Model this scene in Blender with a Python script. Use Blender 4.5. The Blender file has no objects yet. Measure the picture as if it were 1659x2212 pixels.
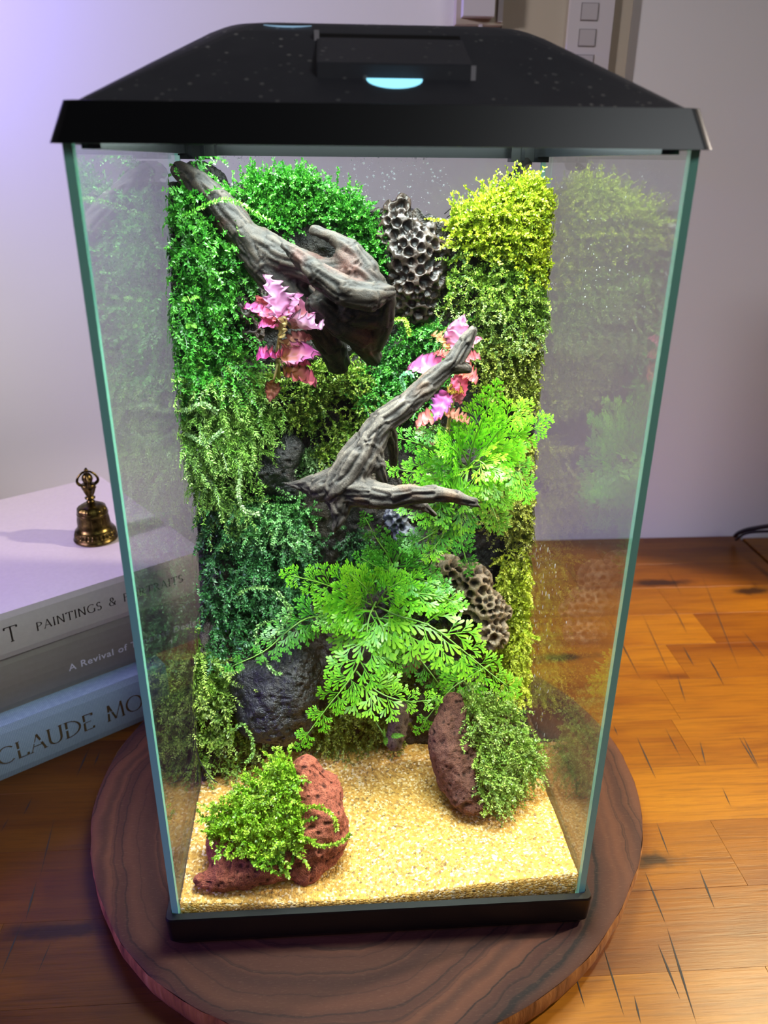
import bpy, bmesh, math, random
import numpy as np
from mathutils import Vector, Matrix

C = bpy.context.scene.collection
SC = bpy.context.scene
R = math.radians

# ------------------------------------------------------------------ camera, world, lights, exposure
cam = bpy.data.cameras.new('camera')
co = bpy.data.objects.new('camera', cam); C.objects.link(co)
cam.sensor_fit = 'VERTICAL'; cam.sensor_height = 36.0
cam.lens = 1701.6 / 2212 * 36.0
yaw, pit, rol = .0705, .4188, .0092
fwd = Vector((math.sin(yaw) * math.cos(pit), math.cos(yaw) * math.cos(pit), -math.sin(pit)))
rt0 = Vector((math.cos(yaw), -math.sin(yaw), 0)); up0 = rt0.cross(fwd)
rt = rt0 * math.cos(rol) + up0 * math.sin(rol); up = up0 * math.cos(rol) - rt0 * math.sin(rol)
mw = Matrix((rt, up, -fwd)).transposed().to_4x4(); mw.translation = (-0.0198, -0.2706, 0.3310)
co.matrix_world = mw
cam.clip_start = .01
cam.dof.use_dof = True; cam.dof.focus_distance = .395; cam.dof.aperture_fstop = cam.lens / 2.4
SC.camera = co

w = bpy.data.worlds.new('world'); SC.world = w; w.use_nodes = True
w.node_tree.nodes['Background'].inputs[0].default_value = (.62, .58, .72, 1)
w.node_tree.nodes['Background'].inputs[1].default_value = .045

def light(name, kind, loc, target, power, color, size=.1, size_y=None, spot=None, blend=.5):
    l = bpy.data.lights.new(name, kind); l.energy = power; l.color = color
    if kind == 'AREA':
        l.shape = 'RECTANGLE' if size_y else 'SQUARE'; l.size = size
        if size_y: l.size_y = size_y
    else:
        l.shadow_soft_size = size
    if kind == 'SPOT':
        l.spot_size = R(spot); l.spot_blend = blend
    o = bpy.data.objects.new(name, l); C.objects.link(o)
    o.location = loc
    o.rotation_euler = (Vector(target) - Vector(loc)).to_track_quat('-Z', 'Y').to_euler()
    return o
led = light('terrarium_led', 'AREA', (.008, .092, .3395), (.008, .0925, 0), 1.35, (.90, 1.0, .97), .172, .135)
led.data.spread = R(84)
light('desk_lamp_light', 'SPOT', (.60, .135, .47), (.14, .05, -.03), 27, (1.0, .86, .74), .014, spot=71, blend=.15)
light('desk_fill_light', 'SPOT', (.455, .29, .51), (.34, .12, -.033), 14, (1.0, .85, .46), .03, spot=62, blend=.6)  # added spot without a seen source, brightens the right side of the desk
light('room_lamp_light', 'SPOT', (-1.0, -.30, .62), (-.12, .466, .27), 46, (1.0, .92, .98), .06, spot=44, blend=.8)
light('fill_light', 'AREA', (.9, -1.4, 1.30), (.2, .466, .25), 6.5, (.94, .98, 1.0), .5)  # added unseen fill from behind the camera, lifts the wall
light('purple_lamp_light', 'SPOT', (-.45, .41, .53), (-.27, .466, .44), 9, (.17, .12, 1.0), .03, spot=100, blend=1.0)
light('purple_glow_light', 'SPOT', (-.75, -.15, .38), (-.20, .14, -.01), 27, (.34, .18, 1.0), .12, spot=46, blend=.8)
SC.view_settings.view_transform = 'Standard'; SC.view_settings.look = 'None'
SC.view_settings.exposure = 0.0; SC.view_settings.gamma = 1.0; SC.view_settings.use_curve_mapping = False
SC.cycles.transparent_max_bounces = 48
SC.cycles.max_bounces = 10
SC.cycles.sample_clamp_indirect = 4.0

# ------------------------------------------------------------------ helpers
rng = np.random.default_rng(7)
def lin(h):
    h = h.lstrip('#'); v = np.array([int(h[i:i + 2], 16) / 255 for i in (0, 2, 4)])
    return np.where(v <= .04045, v / 12.92, ((v + .055) / 1.055) ** 2.4)
def rgba(h): return tuple(lin(h)) + (1.0,)

def tag(o, label=None, cat=None, group=None, kind=None):
    if label: o['label'] = label
    if cat: o['category'] = cat
    if group: o['group'] = group
    if kind: o['kind'] = kind
    return o
def link(o, parent=None):
    C.objects.link(o)
    if parent is not None:
        o.parent = parent
        o.matrix_parent_inverse = parent.matrix_basis.inverted() if parent.parent is None else Matrix.Identity(4)
    return o
def thing(name, label, cat, loc=(0, 0, 0), group=None):
    o = bpy.data.objects.new(name, None); o.empty_display_size = .01
    o.location = loc; C.objects.link(o); bpy.context.view_layer.update()
    return tag(o, label, cat, group)

def newmesh(name, V, F, mat=None, smooth=False, col=None):
    me = bpy.data.meshes.new(name)
    V = np.asarray(V, dtype=np.float32)
    if isinstance(F, np.ndarray):
        n = len(F); k = F.shape[1]
        me.vertices.add(len(V)); me.vertices.foreach_set('co', V.ravel())
        me.loops.add(n * k); me.loops.foreach_set('vertex_index', F.astype(np.int32).ravel())
        me.polygons.add(n); me.polygons.foreach_set('loop_start', np.arange(0, n * k, k, dtype=np.int32))
        me.update(calc_edges=True); me.validate()
    else:
        me.from_pydata([tuple(map(float, v)) for v in V], [], F); me.update()
    if smooth: me.polygons.foreach_set('use_smooth', np.ones(len(me.polygons), dtype=bool))
    if col is not None:
        a = me.color_attributes.new('Col', 'FLOAT_COLOR', 'POINT')
        c = np.ones((len(V), 4), dtype=np.float32); c[:, :3] = col
        a.data.foreach_set('color', c.ravel())
    if mat is not None: me.materials.append(mat)
    return me
def obj(name, V, F, mat=None, parent=None, smooth=False, col=None):
    o = bpy.data.objects.new(name, newmesh(name, V, F, mat, smooth, col))
    return link(o, parent)

class MB:
    def __init__(s): s.V = []; s.F = []
    def add(s, V, F):
        n = len(s.V); s.V += [tuple(map(float, v)) for v in V]; s.F += [tuple(int(i) + n for i in f) for f in F]; return s
    def box(s, a, b, ch=0):
        x0, y0, z0 = a; x1, y1, z1 = b
        c = ch
        if c <= 0:
            V = [(x0, y0, z0), (x1, y0, z0), (x1, y1, z0), (x0, y1, z0), (x0, y0, z1), (x1, y0, z1), (x1, y1, z1), (x0, y1, z1)]
            return s.add(V, [(0, 3, 2, 1), (4, 5, 6, 7), (0, 1, 5, 4), (1, 2, 6, 5), (2, 3, 7, 6), (3, 0, 4, 7)])
        V = [(x0, y0, z0), (x1, y0, z0), (x1, y1, z0), (x0, y1, z0), (x0, y0, z1 - c), (x1, y0, z1 - c), (x1, y1, z1 - c), (x0, y1, z1 - c),
             (x0 + c, y0 + c, z1), (x1 - c, y0 + c, z1), (x1 - c, y1 - c, z1), (x0 + c, y1 - c, z1)]
        F = [(0, 3, 2, 1), (8, 9, 10, 11)]
        for i in range(4):
            j = (i + 1) % 4
            F += [(i, j, j + 4, i + 4), (i + 4, j + 4, j + 8, i + 8)]
        return s.add(V, F)
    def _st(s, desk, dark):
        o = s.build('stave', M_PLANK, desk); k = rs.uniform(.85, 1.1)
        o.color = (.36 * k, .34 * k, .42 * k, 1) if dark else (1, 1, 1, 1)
    def build(s, name, mat, parent=None, smooth=False): return obj(name, s.V, s.F, mat, parent, smooth)

def sweep(pts, rad, sides=8, cap=True, twist=0):
    pts = [Vector(p) for p in pts]; n = len(pts)
    rad = [rad] * n if np.isscalar(rad) else list(rad)
    V, F = [], []
    t0 = (pts[1] - pts[0]).normalized(); a = t0.orthogonal().normalized()
    for i in range(n):
        t = (pts[min(i + 1, n - 1)] - pts[max(i - 1, 0)])
        t = t.normalized() if t.length > 1e-9 else t0
        a = (a - t * a.dot(t)); a = a.normalized() if a.length > 1e-6 else t.orthogonal().normalized()
        b = t.cross(a)
        for k in range(sides):
            th = 2 * math.pi * k / sides
            V.append(pts[i] + (a * math.cos(th) + b * math.sin(th)) * rad[i])
    for i in range(n - 1):
        for k in range(sides):
            k2 = (k + 1) % sides
            F.append((i * sides + k, i * sides + k2, (i + 1) * sides + k2, (i + 1) * sides + k))
    if cap:
        F.append(tuple(range(sides - 1, -1, -1))); F.append(tuple((n - 1) * sides + k for k in range(sides)))
    return V, F
def spline(pts, n):
    P = np.array(pts, float); m = len(P)
    if m < 3: return [tuple(P[0] + (P[-1] - P[0]) * t) for t in np.linspace(0, 1, n)]
    Q = np.vstack([2 * P[0] - P[1], P, 2 * P[-1] - P[-2]]); out = []
    for t in np.linspace(0, m - 1 - 1e-9, n):
        i = int(t); u = t - i
        p0, p1, p2, p3 = Q[i], Q[i + 1], Q[i + 2], Q[i + 3]
        out.append(tuple(.5 * (2 * p1 + (p2 - p0) * u + (2 * p0 - 5 * p1 + 4 * p2 - p3) * u * u + (3 * p1 - p0 - 3 * p2 + p3) * u ** 3)))
    return out
def lathe(prof, seg=48, disp=None):
    V, F = [], []; n = len(prof)
    for i, (r, z) in enumerate(prof):
        for k in range(seg):
            th = 2 * math.pi * k / seg
            rr = r + (disp(th, z) if disp else 0)
            V.append((rr * math.cos(th), rr * math.sin(th), z))
    for i in range(n - 1):
        for k in range(seg):
            k2 = (k + 1) % seg
            F.append((i * seg + k, i * seg + k2, (i + 1) * seg + k2, (i + 1) * seg + k))
    F.append(tuple(range(seg - 1, -1, -1))); F.append(tuple((n - 1) * seg + k for k in range(seg)))
    return V, F

def _h(ix, iy, iz, seed):
    h = (ix.astype(np.uint32) * np.uint32(374761393) + iy.astype(np.uint32) * np.uint32(668265263) + iz.astype(np.uint32) * np.uint32(2246822519) + np.uint32(seed * 3266489917 & 0xffffffff))
    h = (h ^ (h >> np.uint32(13))) * np.uint32(1274126177); h = h ^ (h >> np.uint32(16))
    return (h & np.uint32(0xffffff)).astype(np.float64) / 0xffffff
def vnoise(p, seed=0):
    p = np.asarray(p, float); i = np.floor(p).astype(np.int64); f = p - i; f = f * f * (3 - 2 * f)
    out = 0
    for dx in (0, 1):
        for dy in (0, 1):
            for dz in (0, 1):
                wgt = (f[:, 0] if dx else 1 - f[:, 0]) * (f[:, 1] if dy else 1 - f[:, 1]) * (f[:, 2] if dz else 1 - f[:, 2])
                out = out + wgt * _h(i[:, 0] + dx, i[:, 1] + dy, i[:, 2] + dz, seed)
    return out * 2 - 1
def fbm(p, octv=4, seed=0, gain=.5):
    p = np.asarray(p, float); a, s, t = 1.0, 0, 0
    for o in range(octv):
        s = s + a * vnoise(p * 2 ** o, seed + o); t += a; a *= gain
    return s / t

# ------------------------------------------------------------------ materials
class NT:
    def __init__(s, name):
        s.m = bpy.data.materials.new(name); s.m.use_nodes = True
        s.t = s.m.node_tree; s.n = s.t.nodes; s.b = s.n['Principled BSDF']; s.out = s.n['Material Output']
    def new(s, typ, **kw):
        nd = s.n.new(typ)
        for k, v in kw.items(): setattr(nd, k, v)
        return nd
    def set(s, sock, v):
        if isinstance(v, bpy.types.NodeSocket): s.t.links.new(v, sock)
        else: sock.default_value = v
    def noise(s, vec, scale, detail=4, rough=.55, dist=0):
        nd = s.new('ShaderNodeTexNoise'); s.set(nd.inputs['Vector'], vec)
        nd.inputs['Scale'].default_value = scale; nd.inputs['Detail'].default_value = detail
        nd.inputs['Roughness'].default_value = rough; nd.inputs['Distortion'].default_value = dist
        return nd.outputs['Fac']
    def ramp(s, fac, stops):
        nd = s.new('ShaderNodeValToRGB'); s.set(nd.inputs[0], fac); e = nd.color_ramp.elements
        while len(e) < len(stops): e.new(.5)
        for q, (p, c) in zip(e, stops): q.position = p; q.color = rgba(c) if isinstance(c, str) else ((c, c, c, 1) if np.isscalar(c) else c)
        return nd.outputs[0]
    def mix(s, a, b, fac, mode='MIX'):
        nd = s.new('ShaderNodeMix', data_type='RGBA', blend_type=mode)
        s.set(nd.inputs[0], fac); s.set(nd.inputs[6], a); s.set(nd.inputs[7], b); return nd.outputs[2]
    def math(s, op, a, b=0.0):
        nd = s.new('ShaderNodeMath', operation=op); s.set(nd.inputs[0], a); s.set(nd.inputs[1], b); return nd.outputs[0]
    def coord(s, scale=(1, 1, 1), rot=(0, 0, 0), kind='Object'):
        tc = s.new('ShaderNodeTexCoord'); mp = s.new('ShaderNodeMapping')
        s.t.links.new(tc.outputs[kind], mp.inputs[0]); mp.inputs['Scale'].default_value = scale; mp.inputs['Rotation'].default_value = rot
        return mp.outputs[0]
    def bump(s, h, dist=.001, strength=.5):
        nd = s.new('ShaderNodeBump'); s.set(nd.inputs['Height'], h); nd.inputs['Distance'].default_value = dist; nd.inputs['Strength'].default_value = strength
        s.t.links.new(nd.outputs[0], s.b.inputs['Normal'])
    def attr(s): return s.new('ShaderNodeAttribute', attribute_name='Col').outputs['Color']
    def col(s, c): s.set(s.b.inputs['Base Color'], rgba(c) if isinstance(c, str) else c); return s
    def p(s, **kw):
        for k, v in kw.items(): s.set(s.b.inputs[k.replace('_', ' ')], v)
        return s
def plain(name, c, rough=.5, **kw):
    t = NT(name); t.col(c); t.p(Roughness=rough, **kw); return t.m

def m_plant(name, rough, transl=.3, spec=.5):
    t = NT(name); c = t.attr(); t.col(c); t.p(Roughness=rough); t.b.inputs['Specular IOR Level'].default_value = spec
    tr = t.new('ShaderNodeBsdfTranslucent'); t.t.links.new(c, tr.inputs[0])
    mx = t.new('ShaderNodeMixShader'); mx.inputs[0].default_value = transl
    t.t.links.new(t.b.outputs[0], mx.inputs[1]); t.t.links.new(tr.outputs[0], mx.inputs[2]); t.t.links.new(mx.outputs[0], t.out.inputs[0])
    return t.m
M_MOSS = m_plant('moss', .4, .16, .5)
M_FERN = m_plant('fern_leaf', .34, .34, .5)
M_PINK = m_plant('pink_leaf', .5, .38, .3)

def m_rough(name, rough, bump_scale=900, bump_d=.0006, spec=.4, strength=.8):
    t = NT(name); c = t.attr(); v = t.coord()
    n = t.noise(v, bump_scale, 3)
    t.col(t.mix(c, t.mix(c, (0, 0, 0, 1), .65), t.ramp(n, [(.3, 1.0), (.55, 0.0)])))
    t.p(Roughness=rough); t.b.inputs['Specular IOR Level'].default_value = spec
    t.bump(n, bump_d, strength); return t.m
M_WOOD = m_rough('driftwood', .7, 1600, .0003, .3, .6)
M_STONE = m_rough('porous_stone', .42, 1200, .0004, .5, .6)
M_LAVA = m_rough('red_lava_rock', .85, 1500, .0007, .25, 1.0)
M_BLACK = m_rough('wet_black_rock', .33, 1300, .0009, .7, 1.0)
M_SOIL = m_rough('black_soil', .45, 1100, .001, .5, 1.0)

# plain black plastics
M_PLASTIC = plain('black_plastic', '#070809', .34, Specular_IOR_Level=.5)
t = NT('dusty_black_plastic'); v = t.coord()
vo = t.new('ShaderNodeTexVoronoi', feature='F1'); t.set(vo.inputs['Vector'], v); vo.inputs['Scale'].default_value = 260
cl = t.noise(v, 45, 2)
spk = t.math('MULTIPLY', t.ramp(vo.outputs['Distance'], [(.12, 1.0), (.24, 0.0)]), t.ramp(cl, [(.45, 0.0), (.66, 1.0)]))
t.col(t.mix(t.mix(rgba('#33323a'), rgba('#6c6d70'), t.math('MULTIPLY', t.noise(v, 30, 5, .7), .4)), rgba('#b9b6b0'), t.math('MULTIPLY', spk, .8)))
t.p(Roughness=.5); t.b.inputs['Specular IOR Level'].default_value = .35; M_LID = t.m
M_RIM = plain('blue_black_rim', '#0b0d11', .22)

# glass: thin pane, straight transmission with a grazing-angle reflection, a little film of condensation
def m_glass(name, film, film_scale=40, tint=(.975, .99, .982, 1), streak=(1, 1, 1)):
    t = NT(name)
    lw = t.new('ShaderNodeLayerWeight'); lw.inputs[0].default_value = .5
    f = t.math('ADD', t.math('MULTIPLY', t.math('POWER', lw.outputs['Facing'], 5.0), .92), .03)
    tr = t.new('ShaderNodeBsdfTransparent'); tr.inputs[0].default_value = tint
    gl = t.new('ShaderNodeBsdfGlossy'); gl.inputs['Roughness'].default_value = .002
    mx = t.new('ShaderNodeMixShader'); t.t.links.new(f, mx.inputs[0]); t.t.links.new(tr.outputs[0], mx.inputs[1]); t.t.links.new(gl.outputs[0], mx.inputs[2])
    last = mx.outputs[0]
    if film > 0:
        df = t.new('ShaderNodeBsdfDiffuse'); df.inputs[0].default_value = (.85, .85, .83, 1)
        tl = t.new('ShaderNodeBsdfTranslucent'); tl.inputs[0].default_value = (.85, .85, .83, 1)
        ad = t.new('ShaderNodeMixShader'); ad.inputs[0].default_value = .5
        t.t.links.new(df.outputs[0], ad.inputs[1]); t.t.links.new(tl.outputs[0], ad.inputs[2])
        n = t.noise(t.coord(streak), film_scale, 5, .65)
        m2 = t.new('ShaderNodeMixShader'); t.t.links.new(t.math('MULTIPLY', t.ramp(n, [(.25, .35), (.75, 1.0)]), film), m2.inputs[0])
        t.t.links.new(last, m2.inputs[1]); t.t.links.new(ad.outputs[0], m2.inputs[2]); last = m2.outputs[0]
    t.t.links.new(last, t.out.inputs[0]); return t.m
M_GLASS = m_glass('clear_glass', 0)
M_GLASS_B = m_glass('back_glass', .035)
M_GLASS_S = m_glass('side_glass', .007, 60, (.97, .985, .978, 1), (1, 1, 3.5))
t = NT('teal_glass_edge'); t.col('#8fdcc6'); t.p(Roughness=.2); M_EDGE = t.m
t = NT('water_drop'); t.col('#e8eef0'); t.p(Roughness=.03, Alpha=.45); t.b.inputs['Specular IOR Level'].default_value = 1.0; t.p(Roughness=.03, Alpha=.35); M_DROP = t.m

# sand
t = NT('golden_sand'); v = t.coord()
vo = t.new('ShaderNodeTexVoronoi', feature='F1'); t.set(vo.inputs['Vector'], v); vo.inputs['Scale'].default_value = 900
sep = t.new('ShaderNodeSeparateColor'); t.set(sep.inputs[0], vo.outputs['Color'])
grain = t.ramp(sep.outputs[0], [(0, '#2c2417'), (.03, '#6d5029'), (.1, '#94692a'), (.35, '#b3832f'), (.6, '#c0923c'), (.8, '#d2b06c'), (1.0, '#e6d6b4')])
big = t.noise(v, 22, 3)
t.col(t.mix(grain, rgba('#dda845'), t.math('MULTIPLY', big, .38))); t.p(Roughness=.6)
t.bump(t.math('SUBTRACT', 1.0, vo.outputs['Distance']), .0007, .8); M_SAND = t.m

# desk staves
DZ = -.033
KNOTS = [(q[0][:2], a, b) for q, a, b in (([(0.1595,0.0496,-0.0330)], .018, .008), ([(0.3681,0.3472,-0.0330)], .03, .009), ([(0.2887,0.3673,-0.0330)], .05, .008), ([(0.1621,0.2501,-0.0330)], .034, .008), ([(-0.1598,0.0230,-0.0330)], .05, .006))]
def m_planks():
    t = NT('acacia_stave')
    oi = t.new('ShaderNodeObjectInfo'); rnd = oi.outputs['Random']
    tc = t.new('ShaderNodeTexCoord'); ad = t.new('ShaderNodeVectorMath', operation='ADD')
    cx = t.new('ShaderNodeCombineXYZ'); t.set(cx.inputs[0], t.math('MULTIPLY', rnd, 37.0)); t.set(cx.inputs[1], t.math('MULTIPLY', rnd, 11.0))
    t.t.links.new(tc.outputs['Object'], ad.inputs[0]); t.t.links.new(cx.outputs[0], ad.inputs[1])
    mp = t.new('ShaderNodeMapping'); t.t.links.new(ad.outputs[0], mp.inputs[0]); mp.inputs['Scale'].default_value = (3.2, 26, 3); v = mp.outputs[0]
    n1 = t.noise(v, 1.3, 6, .6, .6)
    mp2 = t.new('ShaderNodeMapping'); t.t.links.new(ad.outputs[0], mp2.inputs[0]); mp2.inputs['Scale'].default_value = (22, 460, 3)
    n2 = t.noise(mp2.outputs[0], 1.0, 4, .7)
    c = t.ramp(n1, [(.18, '#5a300c'), (.33, '#9c6414'), (.5, '#b47e1a'), (.68, '#c28c20'), (.88, '#a8701a')])
    c = t.mix(c, rgba('#4a2410'), t.math('MULTIPLY', t.ramp(n2, [(.3, 1.0), (.55, 0.0)]), .42))
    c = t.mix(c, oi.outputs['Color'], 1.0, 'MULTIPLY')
    tone = t.ramp(rnd, [(0, '#9c805a'), (.35, '#ac9468'), (.7, '#b8a272'), (1, '#c2ae7c')])
    c = t.mix(c, tone, 1.0, 'MULTIPLY')
    geo = t.new('ShaderNodeNewGeometry'); wob = t.new('ShaderNodeTexNoise'); t.t.links.new(geo.outputs['Position'], wob.inputs['Vector']); wob.inputs['Scale'].default_value = 70; wob.inputs['Detail'].default_value = 5
    for (kx, ky), wx, wy in KNOTS:
        sb = t.new('ShaderNodeVectorMath', operation='SUBTRACT'); t.t.links.new(geo.outputs['Position'], sb.inputs[0]); sb.inputs[1].default_value = (kx, ky, DZ)
        ml = t.new('ShaderNodeVectorMath', operation='MULTIPLY'); t.t.links.new(sb.outputs[0], ml.inputs[0]); ml.inputs[1].default_value = (1 / wx, 1 / wy, 0)
        le = t.new('ShaderNodeVectorMath', operation='LENGTH'); t.t.links.new(ml.outputs[0], le.inputs[0])
        dd = t.math('ADD', le.outputs['Value'], t.math('MULTIPLY', t.math('SUBTRACT', wob.outputs['Fac'], .5), 1.6))
        c = t.mix(c, rgba('#1c0d05'), t.ramp(dd, [(.35, .9), (.6, .5), (1.0, 0.0)]))
    t.col(c); t.p(Roughness=.34); t.b.inputs['Specular IOR Level'].default_value = .32
    t.bump(n2, .0003, .35); return t.m
M_PLANK = m_planks()
M_DARK = plain('dark_seam', '#120b07', .7)
t = NT('dark_knot'); v = t.coord((60, 220, 60)); n = t.noise(v, 1.5, 5, .7)
t.col(t.ramp(n, [(.3, '#1a0c06'), (.6, '#3c1d0c'), (.8, '#6b3a18')])); t.p(Roughness=.4); M_KNOT = t.m

# walnut slice
t = NT('walnut_rings')
tc = t.new('ShaderNodeTexCoord'); mp = t.new('ShaderNodeMapping'); t.t.links.new(tc.outputs['Object'], mp.inputs[0])
mp.inputs['Scale'].default_value = (1.0, 1.02, 0.0)
nz = t.new('ShaderNodeTexNoise'); t.t.links.new(mp.outputs[0], nz.inputs['Vector']); nz.inputs['Scale'].default_value = 9; nz.inputs['Detail'].default_value = 5
sb = t.new('ShaderNodeVectorMath', operation='SCALE'); t.t.links.new(nz.outputs['Color'], sb.inputs[0]); sb.inputs['Scale'].default_value = .05
ad = t.new('ShaderNodeVectorMath', operation='ADD'); t.t.links.new(mp.outputs[0], ad.inputs[0]); t.t.links.new(sb.outputs[0], ad.inputs[1])
ln = t.new('ShaderNodeVectorMath', operation='LENGTH'); t.t.links.new(ad.outputs[0], ln.inputs[0])
rr = ln.outputs['Value']
cmb = t.new('ShaderNodeCombineXYZ'); t.set(cmb.inputs[0], t.math('MULTIPLY', rr, 1.0))
r1 = t.noise(cmb.outputs[0], 190, 3, .6); r2 = t.noise(cmb.outputs[0], 42, 2, .5)
fine = t.noise(t.coord((300, 1500, 1)), 1.0, 3, .7)
c = t.ramp(r2, [(.3, '#211310'), (.45, '#3a2117'), (.56, '#4e2e1e'), (.7, '#281812')])
c = t.mix(c, rgba('#0f0b0b'), t.math('MULTIPLY', t.ramp(r1, [(.36, 1.0), (.46, 0.0)]), .9))
c = t.mix(c, rgba('#6a4e3a'), t.math('MULTIPLY', t.ramp(fine, [(.55, 0.0), (.8, 1.0)]), .35))
t.col(c); t.p(Roughness=.7); t.b.inputs['Specular IOR Level'].default_value = .2; t.bump(fine, .0002, .4); M_WALNUT = t.m
t = NT('walnut_edge'); v = t.coord((1, 1, .12)); n = t.noise(v, 160, 5, .6)
t.col(t.ramp(n, [(.25, '#43260f'), (.45, '#86562c'), (.6, '#a06c38'), (.8, '#c0905a')])); t.p(Roughness=.6); t.bump(n, .0012, .8); M_WEDGE = t.m

t = NT('painted_wall'); v = t.coord(); n = t.noise(v, 500, 2); t.col('#cfcdcd'); t.p(Roughness=.85); t.bump(n, .0002, .15); M_WALL = t.m
M_BEIGE = plain('beige_panel', '#a89e8c', .6); M_WHITE = plain('white_plastic', '#b9b3b6', .4); M_WHITE2 = plain('white_plastic_rocker', '#a8a2a4', .35)
M_GAPL = plain('switch_shadow_line', '#6e6867', .7)

def m_cover(name, c, c2, scale, rough):
    t = NT(name); n = t.noise(t.coord(), scale, 2); t.col(t.mix(rgba(c), rgba(c2), n)); t.p(Roughness=rough); t.bump(n, .0001, .3); return t.m
M_B1 = m_cover('cream_matte_cover', '#c9c0ba', '#d6cdc6', 300, .5); M_B2 = m_cover('taupe_cover', '#857c74', '#8f867e', 300, .45)
t = NT('blue_linen_cover'); v = t.coord((1, 1, 1))
wv = t.new('ShaderNodeTexWave', bands_direction='X'); t.set(wv.inputs['Vector'], v); wv.inputs['Scale'].default_value = 320; wv.inputs['Distortion'].default_value = 1.5
wv2 = t.new('ShaderNodeTexWave', bands_direction='Z'); t.set(wv2.inputs['Vector'], v); wv2.inputs['Scale'].default_value = 320; wv2.inputs['Distortion'].default_value = 1.5
lw_ = t.math('MULTIPLY', wv.outputs['Fac'], wv2.outputs['Fac'])
t.col(t.mix(rgba('#7d92a6'), rgba('#a9bccb'), lw_)); t.p(Roughness=.7); t.bump(lw_, .0002, .6); M_B3 = t.m
M_PAGE = plain('paper_pages', '#ded8cb', .8)
M_INK = plain('dark_title_foil', '#3b352f', .4); M_INKW = plain('pale_title_print', '#ebe7f2', .4)
t = NT('gilt_title_foil'); t.col('#6e6147'); t.p(Roughness=.35, Metallic=.6); M_GILT = t.m
t = NT('aged_brass'); v = t.coord(); n = t.noise(v, 260, 3); ao = t.new('ShaderNodeAmbientOcclusion'); ao.inputs['Distance'].default_value = .002
t.col(t.ramp(n, [(.3, '#2a220f'), (.6, '#5e5028'), (.8, '#94803f')])); t.p(Roughness=.3, Metallic=1.0); M_BRASS = t.m
M_CABLE = plain('black_cable', '#101012', .45)
def emis(name, c, s):
    t = NT(name); t.col('#000000'); t.b.inputs['Emission Color'].default_value = rgba(c); t.b.inputs['Emission Strength'].default_value = s; return t.m
M_GLOW = emis('led_window', '#8fe2ff', 1.6); M_GLOW2 = emis('led_slot', '#9fc8e8', .7); M_LEDP = emis('led_panel', '#eaffff', 6)

# ------------------------------------------------------------------ the setting
DZ = -.033                                        # desk top
o = MB().box((-1.6, .466, -.78), (1.6, .52, 1.6)).build('wall_back', M_WALL); tag(o, kind='structure')
o = MB().box((-1.6, -1.6, -.80), (1.6, .52, -.78)).build('floor', plain('floor_paint', '#6b625b', .6)); tag(o, kind='structure')
tr1 = MB().box((.1235, .460, .345), (.229, .466, .60)).build('trim_1', M_BEIGE); tag(tr1, kind='structure')

sw = thing('light_switch', 'white three-rocker light switch plate on the beige wall panel above the lid', 'switch', (.194, .460, .40))
MB().box((.1765, .455, .352), (.2125, .460, .56)).build('switch_plate', M_WHITE, sw)
for zc in (.4415, .4235, .4055, .387, .4595):
    rk = MB().box((.1855 , .4546, zc - .0063), (.1995, .4552, zc + .0063)).build('rocker', M_GAPL, sw)
    MB().box((.1861, .4540, zc - .0054), (.1989, .4549, zc + .0058)).build('rocker_face', M_WHITE2, rk)
ob_ = thing('wall_box', 'white wall outlet box with raised cover above the centre of the black lid', 'outlet box', (.10, .466, .44))
MB().box((.0848, .452, .4310), (.1225, .466, .56)).build('box_body', M_BEIGE, ob_)
MB().box((.0885, .440, .4350), (.1130, .452, .56)).build('box_cover', M_WHITE, ob_)
MB().box((.1175, .449, .4325), (.1215, .452, .56)).build('side_rib', M_WHITE, ob_)
MB().box((.1035, .4515, .4262), (.1060, .4555, .4312)).build('cable_stub', M_WHITE, ob_)

# ------------------------------------------------------------------ desk of wooden staves
desk = thing('wooden_desk', 'amber butcher-block desk top of joined acacia staves under everything', 'desk', (-.2, .1, DZ))
rs = random.Random(5)
ends = {0.: 0}
y = -.30; row = 0
XL, XR = -.80, .4125
bounds = []
while y < .462:
    h = .047
    y1 = min(y + h, .464)
    xs = [XL]
    x = XL + rs.uniform(.12, .4)
    while x < XR - .08:
        xs.append(x); x += rs.uniform(.28, .46)
    if row == 6: xs = [XL, -.42, -.195, -.06, .262, XR]
    if row == 7: xs = [XL, -.35, -.07, .205, XR]
    if row == 5: xs = [XL, -.185, -.05, .19, XR]
    if y < .24 and row not in (5, 6, 7): xs = [XL, XL + rs.uniform(.2, .36), rs.uniform(-.13, -.04)] + [q for q in xs if q > .18]
    xs.append(XR) if xs[-1] != XR else None
    for a, b in zip(xs, xs[1:]):
        dz = rs.uniform(-.00006, .00002)
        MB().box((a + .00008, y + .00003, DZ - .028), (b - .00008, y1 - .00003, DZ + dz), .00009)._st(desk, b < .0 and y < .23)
    y = y1; row += 1
for sx in (-.76, .36):
    for sy in (-.27, .42):
        MB().box((sx - .025, sy - .025, -.78), (sx + .025, sy + .025, DZ - .028)).build('leg', M_DARK, desk)
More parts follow.
